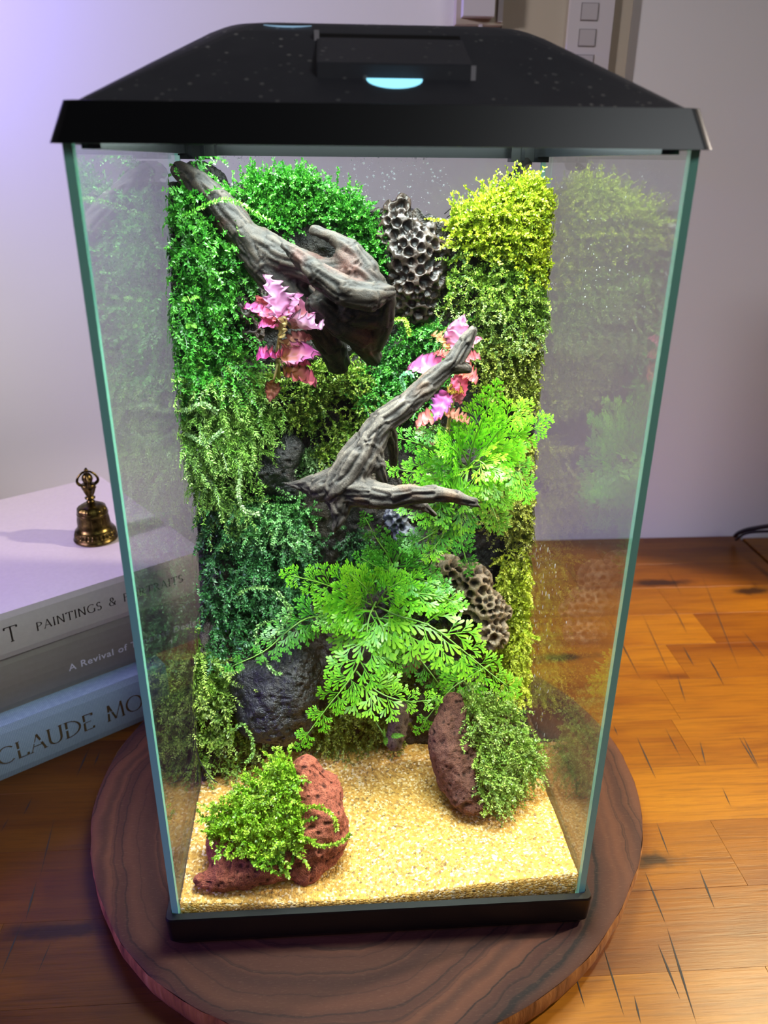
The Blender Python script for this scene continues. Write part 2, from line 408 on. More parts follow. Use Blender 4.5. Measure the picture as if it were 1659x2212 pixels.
# saw cuts worn into the top
cuts = [[(0.3068,0.3978,-0.0328),(0.2994,0.3393,-0.0328)],[(0.2842,0.3236,-0.0328),(0.2776,0.2783,-0.0328)],[(0.2457,0.2239,-0.0328),(0.2373,0.1869,-0.0328)],[(0.3360,0.3820,-0.0328),(0.2959,0.2211,-0.0328)],[(0.2520,0.3173,-0.0328),(0.2383,0.2123,-0.0328)],[(0.2193,0.3112,-0.0328),(0.2144,0.2166,-0.0328)],[(0.2796,0.2345,-0.0328),(0.2757,0.2062,-0.0328)],[(0.2113,0.1623,-0.0328),(0.2095,0.1293,-0.0328)],[(0.1877,0.1538,-0.0328),(0.1853,0.1112,-0.0328)],[(0.1757,0.1668,-0.0328),(0.1748,0.1545,-0.0328)],[(0.2589,0.1497,-0.0328),(0.2567,0.1177,-0.0328)],[(0.1718,0.0768,-0.0328),(0.1693,0.0508,-0.0328)],[(0.1513,0.0422,-0.0328),(0.1499,0.0069,-0.0328)],[(0.1499,0.0069,-0.0328),(0.1436,-0.0441,-0.0328)],[(0.1828,0.0419,-0.0328),(0.1797,0.0148,-0.0328)],[(0.1130,-0.0016,-0.0328),(0.1112,-0.0395,-0.0328)],[(0.1414,-0.0020,-0.0328),(0.1408,-0.0325,-0.0328)],[(0.2621,0.1496,-0.0328),(0.2573,0.1177,-0.0328)],[(0.3273,0.2829,-0.0328),(0.3255,0.2383,-0.0328)],[(0.0944,-0.0143,-0.0328),(0.0942,-0.0341,-0.0328)],[(0.1195,-0.0289,-0.0328),(0.1178,-0.0425,-0.0328)],[(0.2299,0.1466,-0.0328),(0.2230,0.1219,-0.0328)],[(-0.1874,0.1656,-0.0328),(-0.1882,0.1349,-0.0328)],[(-0.1794,0.1597,-0.0328),(-0.1795,0.1450,-0.0328)],[(-0.2103,0.1192,-0.0328),(-0.2107,0.1039,-0.0328)],[(-0.1914,0.1017,-0.0328),(-0.1856,0.0559,-0.0328)],[(-0.1869,0.0560,-0.0328),(-0.1842,0.0297,-0.0328)],[(-0.2186,0.1033,-0.0328),(-0.2195,0.0908,-0.0328)],[(-0.1671,0.0179,-0.0328),(-0.1683,-0.0008,-0.0328)],[(-0.1858,0.0312,-0.0328),(-0.1859,-0.0009,-0.0328)],[(0.1643,0.0982,-0.0328),(0.1619,0.0755,-0.0328)],[(0.2250,0.1027,-0.0328),(0.2226,0.0851,-0.0328)],[(0.2802,0.2441,-0.0328),(0.2781,0.2191,-0.0328)],[(0.2664,0.2615,-0.0328),(0.2635,0.2322,-0.0328)]]
mb = MB()
for a, b in cuts:
    a = Vector(a); b = Vector(b); d = (b - a).normalized(); s = Vector((-d.y, d.x, 0)) * rs.uniform(.00025, .0006)
    m_ = (a + b) / 2
    mb.add([a, m_ + s, b, m_ - s], [(0, 3, 2, 1)])
o = mb.build('saw_cuts', M_DARK, desk); o['kind'] = 'stuff'
st = thing('side_table', 'brown table top beyond the dark seam at the right edge', 'table', (.6, .2, DZ))
for k in range(6):
    MB().box((.4165, -.2 + k * .11, DZ - .028), (.95, -.2 + k * .11 + .1096, DZ - .0005), .0003).build('stave', M_PLANK, st)
for sx in (.45, .9):
    MB().box((sx - .02, .18, -.78), (sx + .02, .22, DZ - .028)).build('leg', M_DARK, st)

for i, (pts, rad, lab) in enumerate((([(0.4030,0.4520,-0.0272),(0.4001,0.4400,-0.0171),(0.4005,0.4200,-0.0034),(0.4051,0.3800,0.0187),(0.4107,0.3400,0.0303)], .0022, 'thicker black cable crossing the far right corner of the desk'),
                                ([(0.4001,0.4440,-0.0276),(0.3982,0.4250,-0.0109),(0.4038,0.4050,0.0005),(0.4047,0.3700,0.0161),(0.4053,0.3300,0.0283)], .0014, 'thin black cable just below the thicker cable at the far right'))):
    sp = spline(pts, 30)
    sp = [(x, y_, max(z, DZ + rad)) for x, y_, z in sp]
    V, F = sweep(sp, rad, 8)
    tag(obj('cable', V, F, M_CABLE, None, True), lab, 'cable')

# ------------------------------------------------------------------ round walnut board
BZ = -.0145
bc = np.array((-.0013, .104))
def outline(n):
    th = np.linspace(0, 2 * math.pi, n, endpoint=False)
    r = .1617 + .0035 * vnoise(np.c_[np.cos(th) * 1.6 + 5, np.sin(th) * 1.6, 0 * th], 11) + .0008 * vnoise(np.c_[np.cos(th) * 9, np.sin(th) * 9, 0 * th], 12)
    return th, r
th, r = outline(180); n = len(th)
board = thing('wooden_board', 'round dark walnut slice with growth rings carrying the glass tank', 'board', (bc[0], bc[1], DZ))
loops = [(.0, BZ), (-.0012, BZ - .0004), (.0004, BZ - .0022)]
V, F = [(0, 0, BZ - DZ)], []
for q in (.25, .5, .75, .95): V += [((r[i] * q) * math.cos(th[i]), (r[i] * q) * math.sin(th[i]), BZ - DZ) for i in range(n)]
V += [((r[i] - .0022) * math.cos(th[i]), (r[i] - .0022) * math.sin(th[i]), BZ - DZ - .0001) for i in range(n)]
V += [((r[i] - .0004) * math.cos(th[i]), (r[i] - .0004) * math.sin(th[i]), BZ - DZ - .0012) for i in range(n)]
F += [(0, 1 + i, 1 + (i + 1) % n) for i in range(n)]
for k in range(5): F += [(1 + k * n + i, 1 + (k + 1) * n + i, 1 + (k + 1) * n + (i + 1) % n, 1 + k * n + (i + 1) % n) for i in range(n)]
o = obj('board_top', V, F, M_WALNUT, None, True); o.parent = board
V, F = [], []
for dr, z in ((-.0004, BZ - .0012), (.0002, BZ - .004), (.0, BZ - .010), (-.0015, BZ - .0155), (-.0035, DZ)):
    rr_ = r + dr + .0005 * vnoise(np.c_[np.cos(th) * 30, np.sin(th) * 30, 0 * th + z * 50], 14)
    V += [(rr_[i] * math.cos(th[i]), rr_[i] * math.sin(th[i]), z - DZ) for i in range(n)]
for k in range(4): F += [(k * n + i, k * n + n + i, k * n + n + (i + 1) % n, k * n + (i + 1) % n)[::-1] for i in range(n)]
F.append(tuple(range(4 * n + n - 1, 4 * n - 1, -1)))
o = obj('bark_edge', V, F, M_WEDGE, None, True); o.parent = board

# ------------------------------------------------------------------ books, spines facing the camera
def stroke(mb, pts, h, ox, thin, thick, back):
    for a, b in zip(pts, pts[1:]):
        dx, dy = b[0] - a[0], b[1] - a[1]; L = math.hypot(dx, dy)
        if L < 1e-6: continue
        dx /= L; dy /= L
        f = abs(dy) ** 2
        if dx * dy > .05 and not back: f *= .12
        wd = (thin + (thick - thin) * f) / 2
        nx, ny = -dy * wd, dx * wd
        e = .01
        q = [(a[0] - dx * e + nx, a[1] - dy * e + ny), (a[0] - dx * e - nx, a[1] - dy * e - ny), (b[0] + dx * e - nx, b[1] + dy * e - ny), (b[0] + dx * e + nx, b[1] + dy * e + ny)]
        mb.add([(ox + u * h, 0, v * h) for u, v in q], [(0, 1, 2, 3)])
def arc(cx, cy, rx, ry, a0, a1, n=14): return [(cx + rx * math.cos(R(a)), cy + ry * math.sin(R(a))) for a in np.linspace(a0, a1, n)]
sr = lambda x, y, w=.09: [(x - w, y), (x + w, y)]
GL = {  # width, straight strokes, round strokes
 'A': (.78, [[(.04, 0), (.38, 1)], [(.38, 1), (.72, 0)], [(.15, .34), (.6, .34)], sr(.04, .015, .08), sr(.72, .015, .09)], []),
 'C': (.82, [], [arc(.46, .5, .42, .49, 48, 312, 24)]),
 'D': (.82, [[(.1, 0), (.1, 1)], sr(.08, .985), sr(.08, .015)], [arc(.1, .5, .66, .485, 90, -90, 22)]),
 'E': (.6, [[(.1, 0), (.1, 1)], [(.05, .98), (.52, .98)], [(.1, .52), (.44, .52)], [(.05, .02), (.55, .02)], [(.52, .98), (.52, .86)], [(.55, .02), (.55, .15)]], []),
 'G': (.86, [[(.78, .05), (.78, .42)], sr(.78, .42)], [arc(.46, .5, .42, .49, 48, 318, 24)]),
 'I': (.24, [[(.12, 0), (.12, 1)], sr(.12, .985), sr(.12, .015)], []),
 'L': (.56, [[(.1, 0), (.1, 1)], sr(.1, .985), [(.05, .02), (.52, .02)], [(.52, .02), (.52, .17)]], []),
 'M': (.98, [[(.1, 0), (.14, 1)], [(.14, 1), (.48, .04)], [(.48, .04), (.82, 1)], [(.82, 1), (.86, .5)], [(.86, .5), (.9, 0)], sr(.1, .015), sr(.88, .015)], []),
 'N': (.84, [[(.1, 0), (.1, 1)], [(.1, 1), (.72, 0)], [(.72, 0), (.72, 1)], sr(.1, .015), sr(.72, .985)], []),
 'O': (.94, [], [arc(.47, .5, .42, .49, 0, 360, 30)]),
 'P': (.62, [[(.1, 0), (.1, 1)], sr(.1, .015)], [arc(.1, .74, .45, .245, 90, -90, 16)]),
 'R': (.7, [[(.1, 0), (.1, 1)], sr(.1, .015), [(.3, .5), (.68, .0)]], [arc(.1, .75, .42, .235, 90, -90, 16)]),
 'S': (.56, [], [arc(.28, .745, .2, .235, 35, 270, 14) + arc(.28, .26, .22, .245, 90, -145, 14)]),
 'T': (.72, [[(.36, 0), (.36, 1)], [(.02, .98), (.7, .98)], [(.02, .98), (.02, .86)], [(.7, .98), (.7, .86)], sr(.36, .015)], []),
 'U': (.8, [[(.1, .35), (.1, 1)], [(.68, 1), (.68, .35)], sr(.1, .985), sr(.68, .985)], [arc(.39, .34, .29, .33, 180, 360, 16)]),
 '&': (.9, [], [arc(.38, .78, .17, .2, -60, 250, 16) + [(.3, .58), (.74, .02)], arc(.36, .27, .28, .26, 120, 340, 16), [(.62, .2), (.76, .5)]]),
 ' ': (.5, [], [])}
def serif(text, x0, z0, h, width, thin=.045, thick=.12):
    adv = [GL[c][0] for c in text]; tot = sum(adv)
    gap = (width / h - tot) / max(1, len(text) - 1)
    mb = MB(); x = 0
    for c, a in zip(text, adv):
        for s_ in GL[c][1]: stroke(mb, s_, h, x0 + x * h, thin, thick, False)
        for s_ in GL[c][2]: stroke(mb, s_, h, x0 + x * h, thin, thick, True)
        x += a + gap
    return [(vx, 0, z0 + vz) for vx, _, vz in mb.V], mb.F

def book(name, label, origin, ang, x0, x1, depth, z0, z1, mat, spine_round, lip):
    b = bpy.data.objects.new(name, None); b.location = origin; b.rotation_euler = (0, 0, ang); C.objects.link(b); tag(b, label, 'book')
    H = z1 - z0; ct = .0028
    prof = []
    ns = 9
    for k in range(ns):
        u = k / (ns - 1); prof.append((-spine_round * math.sin(math.pi * u) - (0 if 0 < k < ns - 1 else -.0006), z0 + H * u))
    outer = [(depth, z0), ] + [(.004, z0)] + prof + [(.004, z1), (depth, z1)]
    inner = [(depth, z1 - ct), (.006, z1 - ct), (.0035, z1 - ct - .002), (.0035, z0 + ct + .002), (.006, z0 + ct), (depth, z0 + ct)]
    pr = outer + inner; n = len(pr)
    V = [(x0, y_, z) for y_, z in pr] + [(x1, y_, z) for y_, z in pr]
    F = [(i, i + n, (i + 1) % n + n, (i + 1) % n)[::-1] for i in range(n)] + [tuple(range(n))[::-1], tuple(range(n, 2 * n))]
    c = obj('cover', V, F, mat); c.parent = b
    p = MB().box((x0 + .003, .005, z0 + ct), (x1 - .003, depth - .004, z1 - ct)).build('pages', M_PAGE); p.parent = b
    return b
def spine_text(b, V, F, mat, rnd, zc, H, name='spine_title'):
    V = [(x, -rnd * math.cos(math.pi * (z - zc) / H) - .00025, z) for x, _, z in V]
    o = obj(name, V, F, mat); o.parent = b; return o

Z3, Z2, Z1 = .0061, .0448, .0761
b3 = book('art_book', 'blue linen book with gilt capital title, lowest in the stack of three', (-.158, .1889, 0), R(35.07), -.245, .022, .185, DZ, Z3, M_B3, .002, 0)
zc = (DZ + Z3) / 2
V, F = serif('CLAUDE MONET', -.0935, -.0203, .0128, .141, .05, .115); V = [(x, y_, z) for x, y_, z in V]
# the title runs on past the end of the visible spine only as far as the cover goes
V, F = serif('CLAUDE MO', -.0935, -.0203, .0128, .0955, .04, .115)
spine_text(b3, V, F, M_GILT, .002, zc, Z3 - DZ)
b2 = book('design_book', 'taupe grey book with pale sans-serif title, middle of the stack', (-.1614, .205, 0), R(35.6), -.24, .054, .186, Z3, Z2, M_B2, .003, 0)
fc = bpy.data.curves.new('spine_title', 'FONT'); fc.body = 'A Revival of Timeless Design'; fc.size = .0068; fc.space_character = 1.12; fc.offset = .00008
tmp = bpy.data.objects.new('tmp', fc); C.objects.link(tmp); bpy.context.view_layer.update()
dg = bpy.context.evaluated_depsgraph_get(); me = bpy.data.meshes.new_from_object(tmp.evaluated_get(dg))
V = [(v.co.x, 0, v.co.y) for v in me.vertices]; F = [tuple(p.vertices) for p in me.polygons]
bpy.data.objects.remove(tmp)
sc_ = .096 / max(v[0] for v in V)
V = [(v[0] * sc_ - .0452, 0, v[2] * sc_ + .0205) for v in V]
spine_text(b2, V, F, M_INKW, .003, (Z3 + Z2) / 2, Z2 - Z3)
b1 = book('art_book', 'cream book with dark capital title, topmost of the stack and under the bell', (-.1619, .2037, 0), R(36.3), -.235, .0605, .186, Z2, Z1, M_B1, .0012, 0)
zc = (Z2 + Z1) / 2
V1, F1 = serif('T', -.0774, .0560, .0108, .0078, .05, .1)
spine_text(b1, V1, F1, M_INK, .0012, zc, Z1 - Z2)
V1, F1 = serif('PAINTINGS & PORTRAITS', -.0585, .0575, .0060, .101, .06, .13)
spine_text(b1, V1, F1, M_INK, .0012, zc, Z1 - Z2)

# ------------------------------------------------------------------ brass bell
bell = bpy.data.objects.new('hand_bell', None); bell.location = (-.1935, .2625, Z1); C.objects.link(bell)
tag(bell, 'small ornate brass hand bell standing on the cream book', 'bell')
prof = [(.0140, 0), (.0152, .0006), (.0158, .0018), (.0152, .0030), (.0149, .0036), (.0150, .0042), (.0146, .0048), (.0140, .0072), (.0136, .0078), (.0138, .0084), (.0130, .0090), (.0119, .0110), (.0113, .0135), (.0110, .016), (.0108, .0185), (.0107, .0205), (.0110, .0212), (.0107, .0219), (.0106, .0228), (.0100, .0248), (.0086, .0266), (.0062, .0279), (.0034, .0285), (.0026, .0292)]
P2 = []
for (a, b) in zip(prof, prof[1:]):
    for u in (0, .33, .66): P2.append((a[0] + (b[0] - a[0]) * u, a[1] + (b[1] - a[1]) * u))
P2.append(prof[-1])
def emb(th, z):
    d = 0
    if .0046 < z < .0074: d += .00035 * (1 if math.sin(th * 34) > .1 else -.6)
    if .0125 < z < .0205:
        u = (z - .0125) / .008; d += .0004 * max(0, math.cos(th * 9)) * math.sin(math.pi * u) * (1 if math.cos(th * 45) > 0 else .2)
    if .0222 < z < .0276: d += .0006 * max(-.3, math.cos(th * 8)) * math.sin(math.pi * (z - .0222) / .0054)
    return d
V, F = lathe(P2, 170, emb); o = obj('bell_body', V, F, M_BRASS, None, True); o.parent = bell
hp = [(.0026, .0290), (.0032, .0300), (.0024, .0308), (.0021, .0316), (.0036, .0324), (.0037, .0332), (.0022, .0338), (.0026, .0350), (.0036, .0372), (.0044, .0395), (.0048, .0404), (.0051, .0409), (.0047, .0414), (.0052, .0420), (.0053, .0430), (.0044, .0437), (.0026, .0442)]
V, F = lathe(hp, 40, lambda th, z: .00035 * math.cos(th * 6) if .034 < z < .041 else 0); o = obj('handle', V, F, M_BRASS, None, True); o.parent = bell
bp = [(.0016, .0438), (.0030, .0450), (.0038, .0470), (.0036, .0490), (.0026, .0508), (.0014, .0520)]
V, F = lathe(bp, 24); o = obj('crown_ball', V, F, M_BRASS, None, True); o.parent = bell
for k in range(4):
    a = R(20 + 90 * k)
    pts = [(rr_ * math.cos(a), rr_ * math.sin(a), z) for rr_, z in ((.0046, .0428), (.0066, .0445), (.0070, .0468), (.0056, .0497), (.0034, .0518), (.0008, .0532))]
    V, F = sweep(spline(pts, 14), [.0011, .0012, .0012, .0011, .001, .0009, .0009, .0008, .0008, .0008, .0008, .0008, .0007, .0006], 8)
    o = obj('crown_prong', V, F, M_BRASS, None, True); o.parent = bell
V, F = lathe([(.0010, .0522), (.0016, .0530), (.0015, .0540), (.0004, .0556)], 16); o = obj('finial', V, F, M_BRASS, None, True); o.parent = bell

# ------------------------------------------------------------------ the glass tank
HW, DP, GT = .1, .1935, .003
TOPZ = .3365
tank = thing('glass_terrarium', 'tall clear glass terrarium tank in a black base tray on the walnut board', 'terrarium', (0, DP / 2, BZ))
def rrect(x, y0, y1, rad, n=6):
    P = []
    for cx, cy, a0 in ((x - rad, y1 - rad, 0), (-x + rad, y1 - rad, 90), (-x + rad, y0 + rad, 180), (x - rad, y0 + rad, 270)):
        for k in range(n + 1):
            a = R(a0 + 90 * k / n); P.append((cx + rad * math.cos(a), cy + rad * math.sin(a)))
    return P
def loft(loops, cap0=True, cap1=True):
    V, F = [], []; n = len(loops[0][1])
    for z, P in loops: V += [(x, y_, z) for x, y_ in P]
    for k in range(len(loops) - 1):
        F += [(k * n + i, k * n + (i + 1) % n, k * n + n + (i + 1) % n, k * n + n + i) for i in range(n)]
    if cap0: F.append(tuple(range(n - 1, -1, -1)))
    if cap1: F.append(tuple((len(loops) - 1) * n + i for i in range(n)))
    return V, F
V, F = loft([(BZ, rrect(.1005, -.002, DP + .002, .003)), (BZ + .004, rrect(.1022, -.0042, DP + .004, .003)), (.0032, rrect(.1028, -.0048, DP + .0048, .003)), (.0042, rrect(.1024, -.0044, DP + .0044, .003)),
             (.0042, rrect(.1006, -.0010, DP + .001, .002)), (-.0085, rrect(.1004, -.0008, DP + .0008, .002))])
obj('base_tray', V, F, M_PLASTIC, tank)
def pane(name, a, b, mat):
    o = MB().box(a, b).build(name, mat, tank)
    o.data.materials.append(M_EDGE)
    big = sorted(range(3), key=lambda i: b[i] - a[i])[0]
    for p in o.data.polygons:
        if abs(p.normal[big]) < .5: p.material_index = 1
    return o
pane('front_pane', (-HW + GT, 0, -.008), (HW - GT, GT, TOPZ), M_GLASS)
bk = pane('back_pane', (-HW + GT, DP - GT, -.008), (HW - GT, DP, TOPZ), M_GLASS_B)
lp = pane('left_pane', (-HW, 0, -.008), (-HW + GT, DP, TOPZ), M_GLASS_S)
rp = pane('right_pane', (HW - GT, 0, -.008), (HW, DP, TOPZ), M_GLASS_S)
MB().box((-HW + GT, GT, -.011), (HW - GT, DP - GT, -.008)).build('bottom_pane', M_GLASS, tank)
def drops(name, parent, pos, nrm, rad, elong):
    nrm = Vector(nrm); a = Vector((0, 0, 1)); b = nrm.cross(a)
    V, F = [], []
    for p, rd, el in zip(pos, rad, elong):
        n0 = len(V); p = Vector(p)
        for k in range(6):
            th = math.pi * k / 3; V.append(p + a * (rd * el * math.sin(th)) + b * (rd * math.cos(th)))
        for k in range(6):
            th = math.pi * k / 3; V.append(p + nrm * rd * .55 + a * (rd * el * .6 * math.sin(th)) + b * (rd * .6 * math.cos(th)))
        for k in range(6): F.append((n0 + k, n0 + (k + 1) % 6, n0 + 6 + (k + 1) % 6, n0 + 6 + k))
        F.append(tuple(n0 + 6 + k for k in range(6)))
    o = obj(name, V, F, M_DROP, parent, True); o['kind'] = 'stuff'
N = 1500
xs = rng.uniform(-.09, .093, N); zs = .334 - rng.random(N) ** 1.3 * .06
keep = vnoise(np.c_[xs * 60, zs * 60, xs * 0], 4) > -.25
pos = [(x, DP - GT, z) for x, z in zip(xs[keep], zs[keep])]
drops('droplets', bk, pos, (0, -1, 0), .00018 + .0006 * rng.random(len(pos)) ** 4, np.ones(len(pos)))
N = 420
ys = np.r_[rng.normal(.118, .022, 300), rng.uniform(.02, .17, 120)]; zs = np.r_[rng.uniform(.02, .14, 300), rng.uniform(.27, .33, 120)]
pos = [(HW - GT, y_, z) for y_, z in zip(ys, zs)]
drops('droplets', rp, pos, (-1, 0, 0), .00014 + .00032 * rng.random(N) ** 3, np.r_[rng.uniform(2.0, 4.5, 300), rng.uniform(.8, 1.6, 120)])

# ------------------------------------------------------------------ the lid
lid = thing('terrarium_lid', 'dusty black plastic hood lid with hatch closing the top of the tank', 'lid', (0, DP / 2, TOPZ))
Y0, Y1 = -.005, DP + .005
V, F = loft([(.3352, rrect(.1032, Y0, Y1, .0042)), (.3470, rrect(.0987, Y0 + .004, Y1 - .004, .0042)), (.3472, rrect(.0965, Y0 + .006, Y1 - .006, .003)),
             (.3455, rrect(.0950, Y0 + .0075, Y1 - .0075, .003)), (.3352, rrect(.1010, Y0 + .002, Y1 - .002, .002))], False, False)
n = len(rrect(1, 0, 1, .1)); F += [(4 * n + i, 4 * n + (i + 1) % n, (i + 1) % n, i) for i in range(n)]
obj('skirt', V, F, M_PLASTIC, lid)
HB = .3468
def hl(t, z, extra=0): return (z, rrect(.0955 - .0405 * t, Y0 + .006 + .051 * t, Y1 - .006 - .051 * t, .003 + .013 * t))
V, F = loft([hl(0, HB), hl(.55, HB + .0160), hl(.85, HB + .0246), hl(.95, HB + .0270), hl(1.0, HB + .0280), hl(1.06, HB + .0286)], False, True)
hood = obj('hood', V, F, M_LID, lid)
def slope(y_): return HB + (y_ - (Y0 + .006)) / .051 * .0289
# hatch on the front slope
hx0, hx1 = -.0222, .0275
V = []
for x, dx in ((hx0, 0), (hx1, 0)):
    V += [(x, .0155, slope(.0155) - .001), (x, .0155, slope(.0155) + .0040), (x, .0160, slope(.0155) + .0046), (x, .0400, slope(.0400) + .0004), (x, .0400, slope(.0400) - .002)]
F = [(0, 1, 2, 3, 4)[::-1], (5, 6, 7, 8, 9)] + [(i, (i + 1) % 5, (i + 1) % 5 + 5, i + 5) for i in range(5)]
F = [f[::-1] for f in F]
hatch = obj('hatch', V, F, M_LID, lid)
for nm, a, b, y0_, y1_ in (('hatch_slot', hx0 + .001, hx1 - .0005, .0400, .0428),):
    V = [(a, y0_, slope(y0_) + .0003), (b, y0_, slope(y0_) + .0003), (b, y1_, slope(y1_) + .0003), (a, y1_, slope(y1_) + .0003)]
    V += [(x, y_, z - .002) for x, y_, z in V]
    obj(nm, V, [(0, 1, 2, 3), (4, 7, 6, 5), (0, 4, 5, 1), (1, 5, 6, 2), (2, 6, 7, 3), (3, 7, 4, 0)], M_DARK, lid)
MB().box((hx1 - .0004, .0153, slope(.0155)), (hx1 + .0012, .0172, slope(.0155) + .0042)).build('hatch_hinge', M_WHITE, lid)
MB().box((hx0 - .0009, .0385, slope(.0385)), (hx0 + .0008, .0425, slope(.041) + .0018)).build('hatch_hinge', M_WHITE, lid)
V = [(.0025 + .0090 * math.cos(a), .0154 - .0052 * math.sin(a) , 0) for a in np.linspace(0, math.pi, 20)]
V = [(x, y_, slope(y_) + .0003) for x, y_, _ in V]
V += [(x, y_, z - .001) for x, y_, z in V]
F = [tuple(range(20)), tuple(range(39, 19, -1))] + [(i, i + 20, (i + 1) % 20 + 20, (i + 1) % 20) for i in range(20)]
o = obj('led_window', V, F, M_GLOW, lid); o['label'] = 'glowing blue-white half-round opening below the hatch'
V = []
for k in range(13):
    u = k / 12; x = -.0405 + .0165 * u; y_ = .0478 - .0012 * (1 - (2 * u - 1) ** 2) 
    V += [(x, y_, slope(y_) + .0002), (x, y_ + .0012 * math.sin(math.pi * (.12 + .76 * u)), slope(y_ + .0012 * math.sin(math.pi * (.12 + .76 * u))) + .0002)]
F = [(2 * k, 2 * k + 2, 2 * k + 3, 2 * k + 1) for k in range(12)]
V2 = V + [(x, y_, z - .0008) for x, y_, z in V]; F2 = F + [tuple(i + 26 for i in f[::-1]) for f in F]
o = obj('cable_slot', V2, F2, M_GLOW2, lid); o['label'] = 'thin curved slit of light at the left of the hood ridge'
# inner rim seen under the lid and its clips
rim = MB()
rim.box((-.0965, DP - GT - .007, .3330), (.0965, DP - GT - .0005, .3400))
rim.build('rear_rim', M_RIM, lid)
for s in (-1, 1): MB().box((s * .0935 - .003, .008, .3338), (s * .0935 + .003, DP - GT - .007, .3400)).build('side_rim', M_RIM, lid)
for a, b in ((-.094, -.0765), (.0765, .0965)):
    cl_ = MB().box((a, DP - GT - .016, .3312), (b, DP - GT - .007, .3390)).build('rim_clip', M_PLASTIC, lid)
    for q in (.25, .6): MB().box((a + (b - a) * q, DP - GT - .0168, .3318), (a + (b - a) * q + .002, DP - GT - .016, .3390)).build('clip_rib', M_RIM, cl_)
led = MB().box((-.0790, .0240, .3400), (.0950, .1610, .3440)).build('led_panel', M_LEDP, lid)
for x in (-.0800, .0960): MB().box((x - .001, .03, .3402), (x + .001, .150, .3445)).build('led_bracket', M_PLASTIC, lid)

# ------------------------------------------------------------------ substrate, sand
LZ = [-.01, .013, .07, .09, .135, .19, .22, .27, .31, .34]; LY = [.075, .08, .10, .12, .138, .132, .128, .13, .147, .155]
RZ = [-.01, .03, .10, .17, .2, .28, .31, .34]; RY = [.095, .12, .139, .155, .157, .16, .165, .165]
CZ = [-.01, .03, .05, .1, .2, .31, .34]; CY = [.098, .108, .12, .142, .156, .162, .165]
def soilY(x, z):
    x = np.asarray(x, float); z = np.asarray(z, float)
    l = np.interp(z, LZ, LY); r_ = np.interp(z, RZ, RY); c = np.interp(z, CZ, CY)
    q = np.clip(np.abs(x) / .095, 0, 1) ** 2.2
    b = c * (1 - q) + np.where(x < 0, l, r_) * q
    return b + .0045 * fbm(np.c_[x * 55, z * 55, x * 0], 3, 21)
top = [(-0.0978,0.1650,0.3209),(-0.0792,0.1650,0.3236),(-0.0679,0.1650,0.3204),(-0.0541,0.1650,0.3183),(-0.0330,0.1650,0.3196),(-0.0118,0.1650,0.3142),(0.0024,0.1650,0.3061),(0.0144,0.1650,0.3084),(0.0265,0.1650,0.3089),(0.0413,0.1650,0.3026),(0.0510,0.1650,0.3035),(0.0629,0.1650,0.3090),(0.0746,0.1650,0.3158),(0.0964,0.1650,0.3182)]
tx = [p[0] for p in top]; tz = [p[2] for p in top]
nx, nz = 230, 330
X, Zp = np.meshgrid(np.linspace(-.0965, .0965, nx), np.linspace(0, 1, nz))
zt = np.interp(X, tx, tz) + .0022 * vnoise(np.c_[X.ravel() * 260, X.ravel() * 0, X.ravel() * 0], 5).reshape(X.shape)
Zv = -.0075 + Zp * (zt + .0075)
Yv = soilY(X.ravel(), Zv.ravel()).reshape(X.shape) + .0016 * fbm(np.c_[X.ravel() * 420, Zv.ravel() * 420, X.ravel() * 0], 3, 8).reshape(X.shape)
V = np.c_[X.ravel(), Yv.ravel(), Zv.ravel()]
bands = [V]
for k, q in enumerate((.35, .7, 1.0)):
    yy = Yv[-1] + (DP - GT - .0005 - Yv[-1]) * q; zz = Zv[-1] + .0015 * vnoise(np.c_[X[-1] * 300, yy * 300, yy * 0], 9) - .002 * q
    bands.append(np.c_[X[-1], yy, zz])
bands.append(np.c_[X[-1], 0 * X[-1] + DP - GT - .0005, 0 * X[-1] - .0075])
V = np.vstack(bands); nr = nz + 4
idx = np.arange(nr * nx).reshape(nr, nx)
F = np.c_[idx[:-1, :-1].ravel(), idx[:-1, 1:].ravel(), idx[1:, 1:].ravel(), idx[1:, :-1].ravel()]
for ci, fl in ((0, 0), (nx - 1, 1)):
    edge = idx[:nz, ci]; k0 = len(V); E = V[edge].copy(); E[:, 1] = DP - GT - .0005; V = np.vstack([V, E]); kb = k0 + np.arange(nz)
    Q = np.c_[edge[:-1], edge[1:], kb[1:], kb[:-1]]; F = np.vstack([F, Q[:, ::-1] if fl else Q])
nn = fbm(V * 160, 3, 3)
colr = lin('#15110e')[None] * (1 - np.clip(nn + .3, 0, 1)[:, None]) + lin('#3a2c20')[None] * np.clip(nn + .3, 0, 1)[:, None]
tag(obj('soil_bank', V, F, M_SOIL, None, True, colr), 'dark crumbly soil bank packed up the back of the tank behind the plants', 'soil', kind='stuff')

def sandZ(x, y_):
    x = np.asarray(x, float); y_ = np.asarray(y_, float)
    f = np.interp(x, [-.097, -.05, -.005, .04, .097], [.0062, .0018, .0018, .0072, .0128])
    b = np.interp(x, [-.097, 0, .097], [.012, .011, .006])
    q = np.clip(y_ / .1, 0, 1)
    return f * (1 - q) + b * q + .0022 * fbm(np.c_[x * 32, y_ * 32, x * 0], 2, 31) * np.clip(y_ / .02, .3, 1)
nx, ny = 250, 170
X, Yg = np.meshgrid(np.linspace(-.0967, .0967, nx), np.linspace(.0034, .135, ny))
Zs = sandZ(X.ravel(), Yg.ravel()) + .00035 * vnoise(np.c_[X.ravel() * 1300, Yg.ravel() * 1300, X.ravel() * 0], 2)
V = np.vstack([np.c_[X[0], Yg[0], 0 * X[0] - .0078], np.c_[X.ravel(), Yg.ravel(), Zs], np.c_[X[-1], Yg[-1], 0 * X[-1] - .0078]])
idx = np.arange((ny + 2) * nx).reshape(ny + 2, nx)
